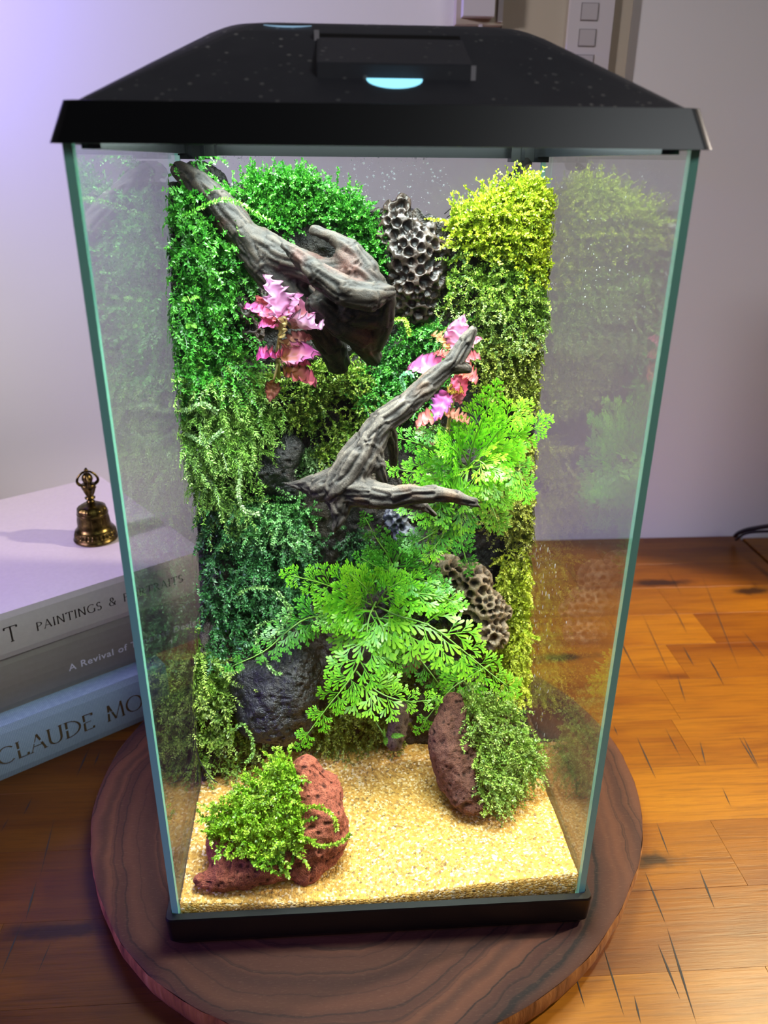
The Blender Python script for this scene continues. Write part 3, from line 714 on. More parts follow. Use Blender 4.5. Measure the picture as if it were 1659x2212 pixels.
F = np.c_[idx[:-1, :-1].ravel(), idx[:-1, 1:].ravel(), idx[1:, 1:].ravel(), idx[1:, :-1].ravel()]
for ci, fl in ((0, 0), (nx - 1, 1)):
    edge = idx[:, ci]; k0 = len(V); E = V[edge].copy(); E[:, 2] = -.0078; V = np.vstack([V, E]); kb = k0 + np.arange(ny + 2)
    Q = np.c_[edge[1:-2], edge[2:-1], kb[2:-1], kb[1:-2]]; F = np.vstack([F, Q[:, ::-1] if fl else Q])
tag(obj('sand', V, F, M_SAND, None, False), 'golden coarse sand bed across the bottom of the tank', 'sand', kind='stuff')

# ------------------------------------------------------------------ solids grown from blended blobs
def blobmesh(blobs, voxel, smooth=4, sub=2, hulls=None):
    bm = bmesh.new()
    if hulls:
        for grp in hulls:
            b2 = bmesh.new()
            for k in grp: bmesh.ops.create_icosphere(b2, subdivisions=2, radius=blobs[k][3], matrix=Matrix.Translation(blobs[k][:3]))
            hl_ = bmesh.ops.convex_hull(b2, input=b2.verts)
            bmesh.ops.delete(b2, geom=[v for v in b2.verts if not v.link_faces or v in set(hl_['geom_interior'])], context='VERTS')
            tm = bpy.data.meshes.new('t'); b2.to_mesh(tm); b2.free(); bm.from_mesh(tm); bpy.data.meshes.remove(tm)
    else:
        for b in blobs:
            bmesh.ops.create_icosphere(bm, subdivisions=sub, radius=b[3], matrix=Matrix.Translation(b[:3]))
    me = bpy.data.meshes.new('blob'); bm.to_mesh(me); bm.free()
    ob = bpy.data.objects.new('blob', me); C.objects.link(ob)
    md = ob.modifiers.new('r', 'REMESH'); md.mode = 'VOXEL'; md.voxel_size = voxel
    sm = ob.modifiers.new('s', 'SMOOTH'); sm.factor = .6; sm.iterations = smooth
    bpy.context.view_layer.update()
    dg = bpy.context.evaluated_depsgraph_get(); m2 = bpy.data.meshes.new_from_object(ob.evaluated_get(dg))
    bpy.data.objects.remove(ob)
    nv = len(m2.vertices); V = np.zeros(nv * 3); m2.vertices.foreach_get('co', V); V = V.reshape(-1, 3)
    N = np.zeros(nv * 3); m2.vertex_normals.foreach_get('vector', N); N = N.reshape(-1, 3)
    nf = len(m2.polygons); F = np.zeros(nf * 4, dtype=np.int32); m2.loops.foreach_get('vertex_index', F) if len(m2.loops) == nf * 4 else None
    F = F.reshape(-1, 4)
    bpy.data.meshes.remove(m2)
    return V, N, F
def chain(pts, step=.35):
    out = []
    for a, b in zip(pts, pts[1:]):
        a = np.array(a); b = np.array(b); L = np.linalg.norm(b[:3] - a[:3]); n = max(1, int(L / (step * min(a[3], b[3]) + 1e-6)))
        for k in range(n): out.append(tuple(a + (b - a) * k / n))
    out.append(tuple(pts[-1])); return out
def axes(V, chains):
    best = np.full(len(V), 1e9); ax = np.zeros_like(V)
    for ch in chains:
        for a, b in zip(ch, ch[1:]):
            a_, b_ = np.array(a[:3]), np.array(b[:3]); d = b_ - a_; L = np.linalg.norm(d); u = d / L
            tt = np.clip((V - a_) @ u, 0, L); dist = np.linalg.norm(V - a_ - tt[:, None] * u, axis=1) - (a[3] + (b[3] - a[3]) * tt / L)
            m = dist < best; best[m] = dist[m]; ax[m] = u
    return ax
def driftwood(name, label, chains, voxel, groove, pal, seed, twist=0):
    bl = []
    for ch in chains: bl += chain(ch)
    V, N, F = blobmesh(bl, voxel, 5)
    A = axes(V, chains)
    al = (V * A).sum(1)
    Q = V - A * (al * .88)[:, None]
    W = Q + .0015 * np.c_[vnoise(V * 90, seed), vnoise(V * 90, seed + 1), vnoise(V * 90, seed + 2)]
    g1 = fbm(W * 300, 3, seed + 5); g2 = fbm(W * 900, 2, seed + 9); lump = fbm(V * 75, 3, seed + 12)
    ridge = 1 - np.abs(g1) * 2
    D = -groove * np.clip(ridge, 0, 1) ** 3 + .25 * groove * g2 + .0016 * lump
    V2 = V + N * D[:, None]
    c0, c1, c2, c3 = [lin(c) for c in pal]
    k = np.clip(.5 + 1.1 * g2 + .3 * lump, 0, 1)[:, None]; col = c0 * (1 - k) + c1 * k
    k2 = np.clip(ridge - .40, 0, 1)[:, None] * 1.7; col = col * (1 - np.clip(k2, 0, .85)) + c2 * np.clip(k2, 0, .85)
    k3 = np.clip(fbm(V * 60, 3, seed + 30) * 2.2 - .35, 0, .8)[:, None]; col = col * (1 - k3) + c3 * k3
    return tag(obj(name, V2, F, M_WOOD, None, True, col), label, 'driftwood')

d1 = [[(-0.0906,0.1500,0.3262,0.0049),(-0.0823,0.1500,0.3200,0.0070),(-0.0731,0.1460,0.3115,0.0086),(-0.0610,0.1380,0.2972,0.0090),(-0.0488,0.1300,0.2847,0.0099),(-0.0383,0.1260,0.2737,0.0095),(-0.0270,0.1240,0.2607,0.0087),(-0.0199,0.1300,0.2469,0.0077),(-0.0158,0.1400,0.2338,0.0068)],
      [(-0.0531,0.1340,0.2933,0.0085),(-0.0394,0.1240,0.2879,0.0080),(-0.0241,0.1160,0.2826,0.0079),(-0.0112,0.1100,0.2812,0.0086),(0.0007,0.1080,0.2773,0.0078)],
      [(-0.0405,0.1080,0.2961,0.0019),(-0.0342,0.1040,0.2917,0.0042),(-0.0239,0.0990,0.2837,0.0061),(-0.0126,0.0960,0.2770,0.0071),(-0.0021,0.0960,0.2749,0.0067),(0.0073,0.1000,0.2759,0.0043)],
      [(-0.0258,0.1220,0.3011,0.0024),(-0.0173,0.1170,0.2978,0.0034),(-0.0084,0.1110,0.2935,0.0047),(-0.0016,0.1070,0.2857,0.0060)],
      [(-0.0244,0.1120,0.2682,0.0075),(-0.0146,0.1150,0.2589,0.0076),(-0.0043,0.1220,0.2519,0.0078),(0.0023,0.1360,0.2383,0.0063)],
      [(0.0076,0.1040,0.2737,0.0043),(0.0062,0.1140,0.2612,0.0054),(0.0025,0.1280,0.2471,0.0056)],
      [(-0.0177,0.1180,0.2716,0.0080),(-0.0090,0.1140,0.2661,0.0089),(-0.0001,0.1140,0.2635,0.0076)],
      [(-0.0132,0.1120,0.2893,0.0052),(-0.0070,0.1060,0.2838,0.0064),(-0.0006,0.1040,0.2799,0.0064)]]
driftwood('driftwood_branch', 'thick greyish driftwood branch with a knotted root end at the upper left', d1, .00085, .0011, ('#211b16', '#382e24', '#080605', '#46241a'), 40)
d2 = [[(0.0477,0.1000,0.2589,0.0028),(0.0441,0.0990,0.2519,0.0042),(0.0376,0.0970,0.2436,0.0048),(0.0265,0.0940,0.2344,0.0055),(0.0152,0.0900,0.2254,0.0064),(0.0040,0.0860,0.2177,0.0074),(-0.0028,0.0820,0.2088,0.0087),(-0.0095,0.0790,0.1995,0.0101),(-0.0162,0.0760,0.1902,0.0101)],
      [(-0.0139,0.0780,0.1941,0.0088),(-0.0239,0.0770,0.1900,0.0075),(-0.0338,0.0800,0.1894,0.0038),(-0.0435,0.0840,0.1892,0.0011)],
      [(-0.0163,0.0760,0.1879,0.0084),(-0.0165,0.0700,0.1809,0.0052),(-0.0183,0.0670,0.1751,0.0028),(-0.0195,0.0660,0.1713,0.0013)],
      [(-0.0141,0.0750,0.1894,0.0088),(-0.0022,0.0700,0.1882,0.0070),(0.0083,0.0660,0.1880,0.0058),(0.0166,0.0630,0.1907,0.0049),(0.0269,0.0600,0.1923,0.0040),(0.0361,0.0570,0.1920,0.0036),(0.0438,0.0550,0.1899,0.0029),(0.0465,0.0550,0.1876,0.0015)],
      [(0.0151,0.0680,0.1859,0.0048),(0.0224,0.0700,0.1820,0.0029),(0.0286,0.0720,0.1761,0.0016)],
      [(0.0399,0.0970,0.2424,0.0044),(0.0461,0.0980,0.2404,0.0020)],
      [(-0.0028,0.0820,0.2088,0.0074),(0.0014,0.0780,0.2009,0.0044),(0.0052,0.0770,0.1918,0.0020)],
      [(0.0052,0.0880,0.2205,0.0057),(0.0091,0.0940,0.2068,0.0041),(0.0109,0.1000,0.1925,0.0028)],
      [(-0.0150,0.0800,0.1910,0.0080),(-0.0074,0.1100,0.1789,0.0067),(-0.0008,0.1500,0.1656,0.0064)]]
driftwood('driftwood_root', 'pale grey forked driftwood root jutting out in front of the ferns', d2, .00075, .0013, ('#3c3530', '#5a5148', '#151110', '#69492f'), 70)
V, F = sweep(spline([(0.0856,0.1780,0.3318),(0.0808,0.1720,0.3264),(0.0759,0.1680,0.3207),(0.0713,0.1650,0.3113)], 14), [.0032 + .0006 * math.sin(i * 2.1) for i in range(14)], 9)
tag(obj('dark_stick', V, F, M_DARK, None, True), 'thin dark stick poking up to the rim above the yellow moss', 'stick')

def porous(name, label, blobs, pal, seed, rmin, rmax, depth, voxel=.00062, cat='rock', mat=None):
    V, N, F = blobmesh(blobs, voxel, 8)
    g = np.random.default_rng(seed)
    order = g.permutation(len(V)); cen, rad = [], []
    for i in order[:6000]:
        r_ = rmin + (rmax - rmin) * g.random() ** 1.6
        if cen:
            dd = np.linalg.norm(np.array(cen) - V[i], axis=1)
            if (dd < (np.array(rad) + r_) * .88).any(): continue
        cen.append(V[i]); rad.append(r_)
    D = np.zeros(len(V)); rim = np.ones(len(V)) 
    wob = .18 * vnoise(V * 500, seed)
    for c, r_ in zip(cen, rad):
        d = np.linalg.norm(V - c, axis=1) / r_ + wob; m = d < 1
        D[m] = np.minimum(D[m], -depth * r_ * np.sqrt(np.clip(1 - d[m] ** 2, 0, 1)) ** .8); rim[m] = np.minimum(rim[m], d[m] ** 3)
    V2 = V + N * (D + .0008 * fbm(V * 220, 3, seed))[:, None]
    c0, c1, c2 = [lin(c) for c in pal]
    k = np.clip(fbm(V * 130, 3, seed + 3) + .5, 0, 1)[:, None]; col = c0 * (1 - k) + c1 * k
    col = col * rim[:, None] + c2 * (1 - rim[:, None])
    return tag(obj(name, V2, F, mat or M_STONE, None, True, col), label, cat)
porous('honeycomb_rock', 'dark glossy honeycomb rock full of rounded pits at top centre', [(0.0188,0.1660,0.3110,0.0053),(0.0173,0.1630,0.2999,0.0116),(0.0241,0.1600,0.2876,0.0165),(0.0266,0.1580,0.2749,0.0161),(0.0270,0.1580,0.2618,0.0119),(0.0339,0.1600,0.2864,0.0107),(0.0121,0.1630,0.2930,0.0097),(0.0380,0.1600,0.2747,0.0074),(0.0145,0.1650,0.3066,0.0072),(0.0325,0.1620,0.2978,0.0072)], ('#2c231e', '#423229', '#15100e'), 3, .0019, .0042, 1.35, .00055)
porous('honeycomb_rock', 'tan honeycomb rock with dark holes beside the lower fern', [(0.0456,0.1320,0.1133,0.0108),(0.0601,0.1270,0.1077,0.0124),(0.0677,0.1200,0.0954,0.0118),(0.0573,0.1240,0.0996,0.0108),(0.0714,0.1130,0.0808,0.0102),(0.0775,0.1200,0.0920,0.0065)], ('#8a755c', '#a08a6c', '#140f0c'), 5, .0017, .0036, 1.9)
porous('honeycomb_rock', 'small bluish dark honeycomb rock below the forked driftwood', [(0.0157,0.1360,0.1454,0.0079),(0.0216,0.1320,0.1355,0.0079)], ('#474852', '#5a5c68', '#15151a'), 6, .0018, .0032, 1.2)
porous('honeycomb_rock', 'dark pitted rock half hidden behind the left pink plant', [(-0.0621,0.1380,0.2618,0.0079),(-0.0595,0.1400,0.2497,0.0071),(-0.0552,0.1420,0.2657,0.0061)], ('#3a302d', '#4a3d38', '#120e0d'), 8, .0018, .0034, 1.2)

def rock(name, label, blobs, pal, seed, mat, lump=.003, pit=.0012, voxel=.0007, hulls=None):
    V, N, F = blobmesh(blobs, voxel, 6, 2, hulls or [list(range(len(blobs)))])
    a = fbm(V * 70, 3, seed); facet = np.abs(vnoise(V * 38, seed + 4)); b = fbm(V * 420, 3, seed + 7)
    pits = np.clip(vnoise(V * 560, seed + 11) - .30, 0, 1); b = b + .5 * vnoise(V * 800, seed + 17)
    V2 = V + N * (lump * 1.3 * a - lump * 1.6 * facet + .0006 * b - pit * 1.5 * pits)[:, None]
    c0, c1, c2 = [lin(c) for c in pal]
    k = np.clip(.5 + .9 * b + .5 * a, 0, 1)[:, None]; col = c0 * (1 - k) + c1 * k
    kp = np.clip(pits * 2.5, 0, .9)[:, None]; col = col * (1 - kp) + c2 * kp
    tag(obj(name, V2, F, mat, None, True, col), label, 'rock')
    return V2, N
RL = rock('lava_rock', 'brick red lava rock with bright moss lying on the sand at front left', [(-0.0353,0.0450,0.0454,0.0099),(-0.0296,0.0400,0.0353,0.0133),(-0.0263,0.0300,0.0264,0.0121),(-0.0277,0.0240,0.0156,0.0107),(-0.0417,0.0200,0.0089,0.0097),(-0.0600,0.0180,0.0079,0.0092),(-0.0776,0.0140,0.0096,0.0077),(-0.0880,0.0120,0.0107,0.0041),(-0.0418,0.0380,0.0240,0.0143),(-0.0607,0.0340,0.0166,0.0147),(-0.0755,0.0300,0.0169,0.0117),(-0.0501,0.0460,0.0307,0.0101),(-0.0394,0.0150,0.0042,0.0060)], ('#8c4a38', '#a9604a', '#3a1c16'), 50, M_LAVA, hulls=[[0, 1, 2, 3, 12, 4], [3, 4, 5, 6, 7], [8, 9, 10, 11, 5, 6], [0, 8, 11]])
RR = rock('lava_rock', 'dark reddish brown lava rock leaning on the sand at the right, moss on its side', [(0.0458,0.0800,0.0563,0.0102),(0.0405,0.0700,0.0441,0.0111),(0.0436,0.0620,0.0300,0.0136),(0.0507,0.0520,0.0227,0.0130),(0.0548,0.0450,0.0162,0.0079),(0.0675,0.0680,0.0251,0.0150),(0.0769,0.0760,0.0275,0.0115),(0.0844,0.0740,0.0215,0.0073),(0.0636,0.0800,0.0411,0.0130),(0.0713,0.0640,0.0152,0.0072)], ('#5a3a30', '#6f493b', '#24140f'), 60, M_LAVA, hulls=[[0, 1, 2, 3, 4, 8], [5, 6, 9, 3, 8], [6, 7, 5]])
rock('black_rock', 'large black wet lava rock at lower left behind the red rock', [(-0.0556,0.0980,0.0580,0.0204),(-0.0422,0.1040,0.0736,0.0146),(-0.0636,0.0920,0.0453,0.0151),(-0.0482,0.0900,0.0398,0.0152),(-0.0412,0.0940,0.0572,0.0135),(-0.0686,0.1000,0.0602,0.0125)], ('#0c0c0d', '#181819', '#050505'), 90, M_BLACK, .0025, .0016)
rock('black_rock', 'shiny wet black rock patch on the soil left of the forked driftwood', [(-0.0499,0.1423,0.1792,0.0113),(-0.0565,0.1392,0.1695,0.0103),(-0.0426,0.1454,0.1869,0.0092),(-0.0460,0.1415,0.1619,0.0088)], ('#0e0e10', '#1c1d20', '#050505'), 95, M_BLACK, .003, .0018)
rock('small_stone', 'small tan stone half hidden behind the lower fern fronds', [(0.0245,0.1080,0.0661,0.0059),(0.0282,0.1100,0.0685,0.0048),(0.0214,0.1080,0.0621,0.0038)], ('#8d6a4c', '#ab8661', '#4a3424'), 98, M_LAVA, .001, .0006)
rock('small_stone', 'grey brown upright stone in shadow between the fern and the sand', [(0.0180,0.1020,0.0388,0.0049),(0.0151,0.0980,0.0287,0.0060),(0.0126,0.0920,0.0220,0.0054)], ('#5a4c42', '#6e5d50', '#2a211c'), 99, M_LAVA, .001, .0006)
rock('bark_lump', 'rough black bark lump under the rim clip at the upper left corner', [(-0.0880,0.1720,0.3273,0.0047),(-0.0826,0.1760,0.3282,0.0043),(-0.0774,0.1720,0.3224,0.0052),(-0.0722,0.1720,0.3191,0.0038),(-0.0910,0.1680,0.3245,0.0033)], ('#171412', '#2a2420', '#080706'), 101, M_SOIL, .003, .002)

# ------------------------------------------------------------------ mosses
def strands(P, D, L, K=22, grav=.5, curl=.35, leaf=.0016, lw=.0005, ang=55, cols=None, tipc=None, flat=.8, g=None, ribbon=.00016):
    n = len(P); d = D / np.linalg.norm(D, axis=1)[:, None]; p = P.copy(); path = [p.copy()]; dirs = []
    w_ = g.normal(0, 1, (n, 3))
    for k in range(K):
        w_ = w_ * .8 + g.normal(0, .6, (n, 3))
        d = d + curl * w_ / K * 3 + np.array([0, 0, -grav]) * (2.0 / K)
        d /= np.linalg.norm(d, axis=1)[:, None]; p = p + d * (L / K)[:, None]; path.append(p.copy()); dirs.append(d.copy())
    path = np.array(path); dirs = np.array(dirs)
    ref = g.normal(0, 1, (n, 3)) * .7 + np.array([.1, -1.0, .5])
    V, Fq, Cc = [], [], []
    tips = (np.linspace(0, 1, K) ** 1.5)
    for k in range(K):
        d = dirs[k]; s1 = np.cross(d, ref); s1 /= np.linalg.norm(s1, axis=1)[:, None] + 1e-9; s2 = np.cross(d, s1)
        prof_ = .55 + .45 * math.sin(math.pi * (.15 + .8 * k / K))
        for sgn in (-1, 1):
            phi = g.normal(0, 1 - flat, n) * 2
            lat = sgn * (s1 * np.cos(phi)[:, None] + s2 * np.sin(phi)[:, None])
            a = R(ang) + g.normal(0, .25, n)
            ld = d * np.cos(a)[:, None] + lat * np.sin(a)[:, None]
            ll = (leaf * prof_ * g.uniform(.7, 1.25, n))[:, None]
            wv_ = np.cross(ld, s2 + .5 * g.normal(0, 1, (n, 3))); wv_ = wv_ / (np.linalg.norm(wv_, axis=1)[:, None] + 1e-9) * lw * prof_
            b0 = path[k] + (path[k + 1] - path[k]) * g.random((n, 1)); mid = b0 + ld * ll * .45
            q = np.stack([b0, mid + wv_, b0 + ld * ll, mid - wv_], 1)
            V.append(q.reshape(-1, 3))
            cc = cols * (1 - tips[k]) + tipc * tips[k]; cc = cc * g.uniform(.75, 1.2, (n, 1))
            Cc.append(np.repeat(cc, 4, 0))
    nl = sum(len(v) for v in V); Fl = np.arange(nl).reshape(-1, 4)
    ks = list(range(0, K, 3)) + [K]
    sv = []
    for k in ks:
        d = dirs[min(k, K - 1)]; s1 = np.cross(d, ref); s1 /= np.linalg.norm(s1, axis=1)[:, None] + 1e-9
        sv.append(np.stack([path[k] - s1 * ribbon, path[k] + s1 * ribbon], 1))
    sv = np.stack(sv, 1).reshape(n, -1, 3); m = len(ks)
    base = nl + np.arange(n)[:, None] * (2 * m); kk = np.arange(m - 1)[None]
    Fs = np.stack([base + 2 * kk, base + 2 * kk + 1, base + 2 * kk + 3, base + 2 * kk + 2], 2).reshape(-1, 4)
    V.append(sv.reshape(-1, 3)); Cc.append(np.repeat(cols * .6, 2 * m, 0))
    return np.vstack(V), np.vstack([Fl, Fs]), np.vstack(Cc)
def inpoly(x, z, poly):
    x = np.asarray(x); z = np.asarray(z); c = np.zeros(len(x), bool); n = len(poly)
    for i in range(n):
        x0, z0 = poly[i]; x1, z1 = poly[(i + 1) % n]
        m = ((z0 > z) != (z1 > z)); xx = (x1 - x0) * (z - z0) / (z1 - z0 + 1e-12) + x0
        c ^= m & (x < xx)
    return c
def pal(n, cols, g):
    cs = np.array([lin(c) for c in cols]); k = g.random((n, 1)) * (len(cs) - 1); i = np.minimum(k.astype(int), len(cs) - 2)[:, 0]; f = k[:, 0] - i
    return cs[i] * (1 - f)[:, None] + cs[i + 1] * f[:, None]
def moss(label, poly, n, L, cols, tip, seed, out=(0, -.8, .45), spread=.6, grav=.6, curl=.35, K=20, leaf=.0016, lw=.00055, ang=55, clump=.0, off=.0, flat=.8, name='moss_patch', surf=None, lift=0):
    n = int(n * .62); leaf *= 1.12; g = np.random.default_rng(seed); poly2 = [(p[0], p[2]) for p in poly]
    if surf is None:
        xs = [p[0] for p in poly2]; zs = [p[1] for p in poly2]
        x = g.uniform(min(xs), max(xs), n * 6); z = g.uniform(min(zs), max(zs), n * 6)
        m = inpoly(x, z, poly2) & (fbm(np.c_[x * 95, z * 95, x * 0], 2, seed) * 1.4 > clump + .3 - g.random(n * 6) * .55)
        x, z = x[m][:n], z[m][:n]; P = np.c_[x, soilY(x, z) - off - g.random(len(x)) * lift, z]; D = np.array(out) + g.normal(0, spread * 1.25, (len(P), 3))
    else:
        Vs, Ns = surf
        m = inpoly(Vs[:, 0], Vs[:, 2], poly2) & (Ns @ np.array([0, -.75, .65]) > .15); i = np.flatnonzero(m); i = g.choice(i, n)
        P = Vs[i] + Ns[i] * off; D = Ns[i] + np.array(out) * .6 + g.normal(0, spread, (n, 3))
    n = len(P)
    Ls = L * g.uniform(.45, 1.25, n)
    V, F, Cc = strands(P, D, Ls, K, grav, curl, leaf, lw, ang, pal(n, cols, g), pal(n, tip, g), flat, g)
    lim = HW - GT - .0004
    V[:, 0] = np.clip(V[:, 0], -lim, lim); V[:, 1] = np.clip(V[:, 1], GT + .0006, DP - GT - .0004); V[:, 2] = np.minimum(V[:, 2], .3325)
    return tag(obj(name, V, F, M_MOSS, None, False, Cc), label, 'moss', kind='stuff')

G1 = ('#124a12', '#26781c', '#42982a'); G1t = ('#358824', '#62b036')
G2 = ('#12421a', '#237028', '#44902c'); G2t = ('#3f9438', '#7dc058')
GY = ('#4f7a14', '#84a01a', '#b0be24'); GYt = ('#b0c828', '#d8dc44')
GO = ('#4b5c1c', '#6f7f25', '#8c9a30'); GOt = ('#8d9c35', '#b6bd50')
GD = ('#102f12', '#1c4c1c', '#2c682a'); GDt = ('#347434', '#60a45c')
moss('dense bright green moss carpet along the top left of the soil bank', [(-0.0716,0.1512,0.3165),(-0.0577,0.1546,0.3201),(-0.0441,0.1568,0.3223),(-0.0258,0.1583,0.3202),(-0.0119,0.1585,0.3160),(-0.0003,0.1577,0.3047),(0.0081,0.1568,0.2879),(0.0105,0.1561,0.2752),(0.0008,0.1566,0.2844),(-0.0075,0.1570,0.2935),(-0.0239,0.1566,0.3013),(-0.0334,0.1554,0.2981),(-0.0450,0.1536,0.2982),(-0.0541,0.1517,0.2983),(-0.0629,0.1509,0.3048)], 1700, .013, G1, G1t, 1, (0, -.6, .85), .45, .15, .25, 16, .0014, .0006, 50, -.6, 0, .4)
moss('long stringy green moss hanging down the upper left glass wall', [(-0.0949,0.1459,0.3207),(-0.0840,0.1485,0.3186),(-0.0739,0.1480,0.3050),(-0.0636,0.1474,0.2887),(-0.0550,0.1483,0.2785),(-0.0600,0.1448,0.2675),(-0.0678,0.1407,0.2496),(-0.0708,0.1379,0.2187),(-0.0988,0.1243,0.2275),(-0.0966,0.1297,0.2787)], 1050, .027, G1, G1t, 2, (.1, -.85, .2), .7, .6, .6, 24, .0020, .0006, 55, -.3, 0, .7)
moss('feathery yellow green moss on the left glass wall at mid height', [(-0.0975,0.1224,0.2304),(-0.0664,0.1384,0.2309),(-0.0578,0.1414,0.2176),(-0.0516,0.1431,0.1963),(-0.0630,0.1394,0.1885),(-0.0673,0.1377,0.1771),(-0.0669,0.1375,0.1634),(-0.0715,0.1362,0.1500),(-0.0940,0.1297,0.1590),(-0.0974,0.1253,0.1952)], 1150, .028, ('#2a6216', '#45841e', '#6ea02e'), ('#7cb43e', '#b0d670'), 3, (.15, -.9, .15), .6, .8, .5, 24, .0022, .0004, 50, -.35, 0, .75)
moss('dark blue-green moss mass on the left below mid height', [(-0.0942,0.1298,0.1576),(-0.0611,0.1384,0.1545),(-0.0383,0.1404,0.1417),(-0.0393,0.1349,0.1086),(-0.0425,0.1263,0.0857),(-0.0636,0.1188,0.0818),(-0.0738,0.1118,0.0773),(-0.0958,0.1042,0.0802)], 950, .026, GD, GDt, 4, (.1, -.9, .1), .7, .7, .6, 24, .0021, .00055, 55, -.2, 0, .6)
moss('yellowish moss strands trailing down the lower left glass', [(-0.0983,0.1049,0.0829),(-0.0834,0.1046,0.0763),(-0.0739,0.0985,0.0552),(-0.0682,0.0893,0.0298),(-0.0651,0.0841,0.0074),(-0.0874,0.0753,0.0099),(-0.1044,0.0731,0.0162),(-0.1170,0.0846,0.0489),(-0.1154,0.0980,0.0760)], 600, .027, ('#2c5a14', '#558420', '#7ca42e'), ('#86ae40', '#bcd468'), 5, (.15, -.9, .1), .7, .8, .6, 24, .0020, .00055, 55, -.1, 0, .7)
moss('short olive moss cushion below the left pink plant', [(-0.0611,0.1402,0.2230),(-0.0479,0.1449,0.2254),(-0.0282,0.1495,0.2279),(-0.0007,0.1515,0.2272),(0.0031,0.1504,0.2066),(-0.0138,0.1478,0.1862),(-0.0270,0.1451,0.1736),(-0.0342,0.1468,0.1949),(-0.0490,0.1441,0.1999),(-0.0585,0.1412,0.2049)], 1500, .012, ('#3e6a1c', '#5f8a22', '#86a02c'), ('#7aa838', '#b2c450'), 6, (0, -.8, .55), .5, .3, .3, 14, .0014, .00055, 50, -.3, .002, .4)
moss('fresh green moss between the honeycomb rock and the forked driftwood', [(0.0070,0.1539,0.2342),(0.0195,0.1545,0.2465),(0.0369,0.1548,0.2513),(0.0488,0.1541,0.2364),(0.0354,0.1528,0.2135),(0.0123,0.1520,0.2007),(-0.0007,0.1520,0.2008),(0.0019,0.1530,0.2190)], 800, .018, G2, G1t, 7, (0, -.85, .45), .6, .5, .5, 18, .0016, .0005, 55, -.2, .001, .6)
moss('bright yellow moss cushion in the upper right corner under the lid', [(0.0423,0.1578,0.3008),(0.0522,0.1585,0.3067),(0.0629,0.1594,0.3124),(0.0735,0.1600,0.3171),(0.0929,0.1609,0.3183),(0.0960,0.1598,0.3027),(0.0990,0.1556,0.2704),(0.0833,0.1558,0.2728),(0.0703,0.1567,0.2845),(0.0505,0.1569,0.2879)], 1700, .015, ('#3f7414', '#7c9a1a', '#a6b420'), ('#a6bc26', '#ccd43c'), 8, (0, -.7, .75), .5, .15, .25, 16, .0017, .0007, 50, -.5, .002, .4)
moss('green moss below the yellow cushion on the right wall', [(0.0419,0.1570,0.2891),(0.0701,0.1571,0.2879),(0.0858,0.1558,0.2728),(0.0984,0.1557,0.2716),(0.0977,0.1549,0.2510),(0.0824,0.1549,0.2511),(0.0616,0.1553,0.2609),(0.0439,0.1556,0.2657)], 560, .018, ('#35641a', '#547f22', '#7c9c2c'), ('#7fae36', '#b4cc50'), 9, (0, -.85, .35), .6, .6, .5, 18, .0016, .0005, 55, -.1, .001, .6)
moss('thin tangled moss strands on the dark soil of the right wall', [(0.0390,0.1556,0.2657),(0.0713,0.1555,0.2657),(0.0972,0.1551,0.2559),(0.0950,0.1544,0.2360),(0.0626,0.1544,0.2413),(0.0471,0.1546,0.2463)], 330, .024, ('#2c4a18', '#486a22', '#6c8c30'), ('#7a9c3a', '#a6ba60'), 10, (0, -.85, .2), .7, .8, .8, 24, .0015, .0004, 55, -.1, .001, .7)
moss('dense olive moss beside the right pink plant', [(0.0602,0.1542,0.2375),(0.0802,0.1546,0.2449),(0.0942,0.1547,0.2461),(0.0970,0.1531,0.2021),(0.0831,0.1528,0.2023),(0.0695,0.1529,0.2078),(0.0611,0.1533,0.2184)], 900, .013, GO, ('#8fa03a', '#b8bf58'), 11, (0, -.8, .5), .5, .4, .35, 15, .0015, .0006, 50, -.3, .002, .4)
moss('olive brown moss on the right wall beside the upper fern', [(0.0736,0.1477,0.1709),(0.0974,0.1503,0.1892),(0.0989,0.1448,0.1514),(0.0968,0.1361,0.1134),(0.0778,0.1378,0.1192),(0.0663,0.1421,0.1415)], 900, .015, ('#565c1e', '#78802a', '#95983a'), ('#a6a83c', '#c6c85a'), 12, (0, -.85, .3), .55, .6, .45, 18, .0014, .0005, 55, -.1, .002, .6)
moss('vivid yellow green moss running down the lower right glass edge', [(0.0790,0.1346,0.1131),(0.0962,0.1346,0.1158),(0.0966,0.1252,0.0786),(0.0957,0.1138,0.0366),(0.0898,0.1112,0.0319),(0.0795,0.1182,0.0576),(0.0836,0.1269,0.0844)], 950, .018, ('#8ba01c', '#b0c226', '#cddb34'), ('#cfe03e', '#e6ee62'), 13, (-.05, -.85, .2), .5, .7, .5, 20, .0016, .0005, 50, -.5, .002, .6)
moss('dark olive moss at the foot of the soil bank beside the fern tip', [(-0.0368,0.1018,0.0380),(-0.0166,0.1045,0.0384),(0.0049,0.1004,0.0306),(0.0213,0.0997,0.0270),(0.0268,0.0975,0.0183),(-0.0008,0.0946,0.0084),(-0.0119,0.0917,-0.0024),(-0.0267,0.0923,0.0048)], 650, .017, ('#3a4a16', '#5a6c1e', '#768a28'), ('#7a9030', '#a8b650'), 14, (0, -.8, .3), .6, .8, .5, 18, .0015, .0005, 55, -.2, 0, .6)
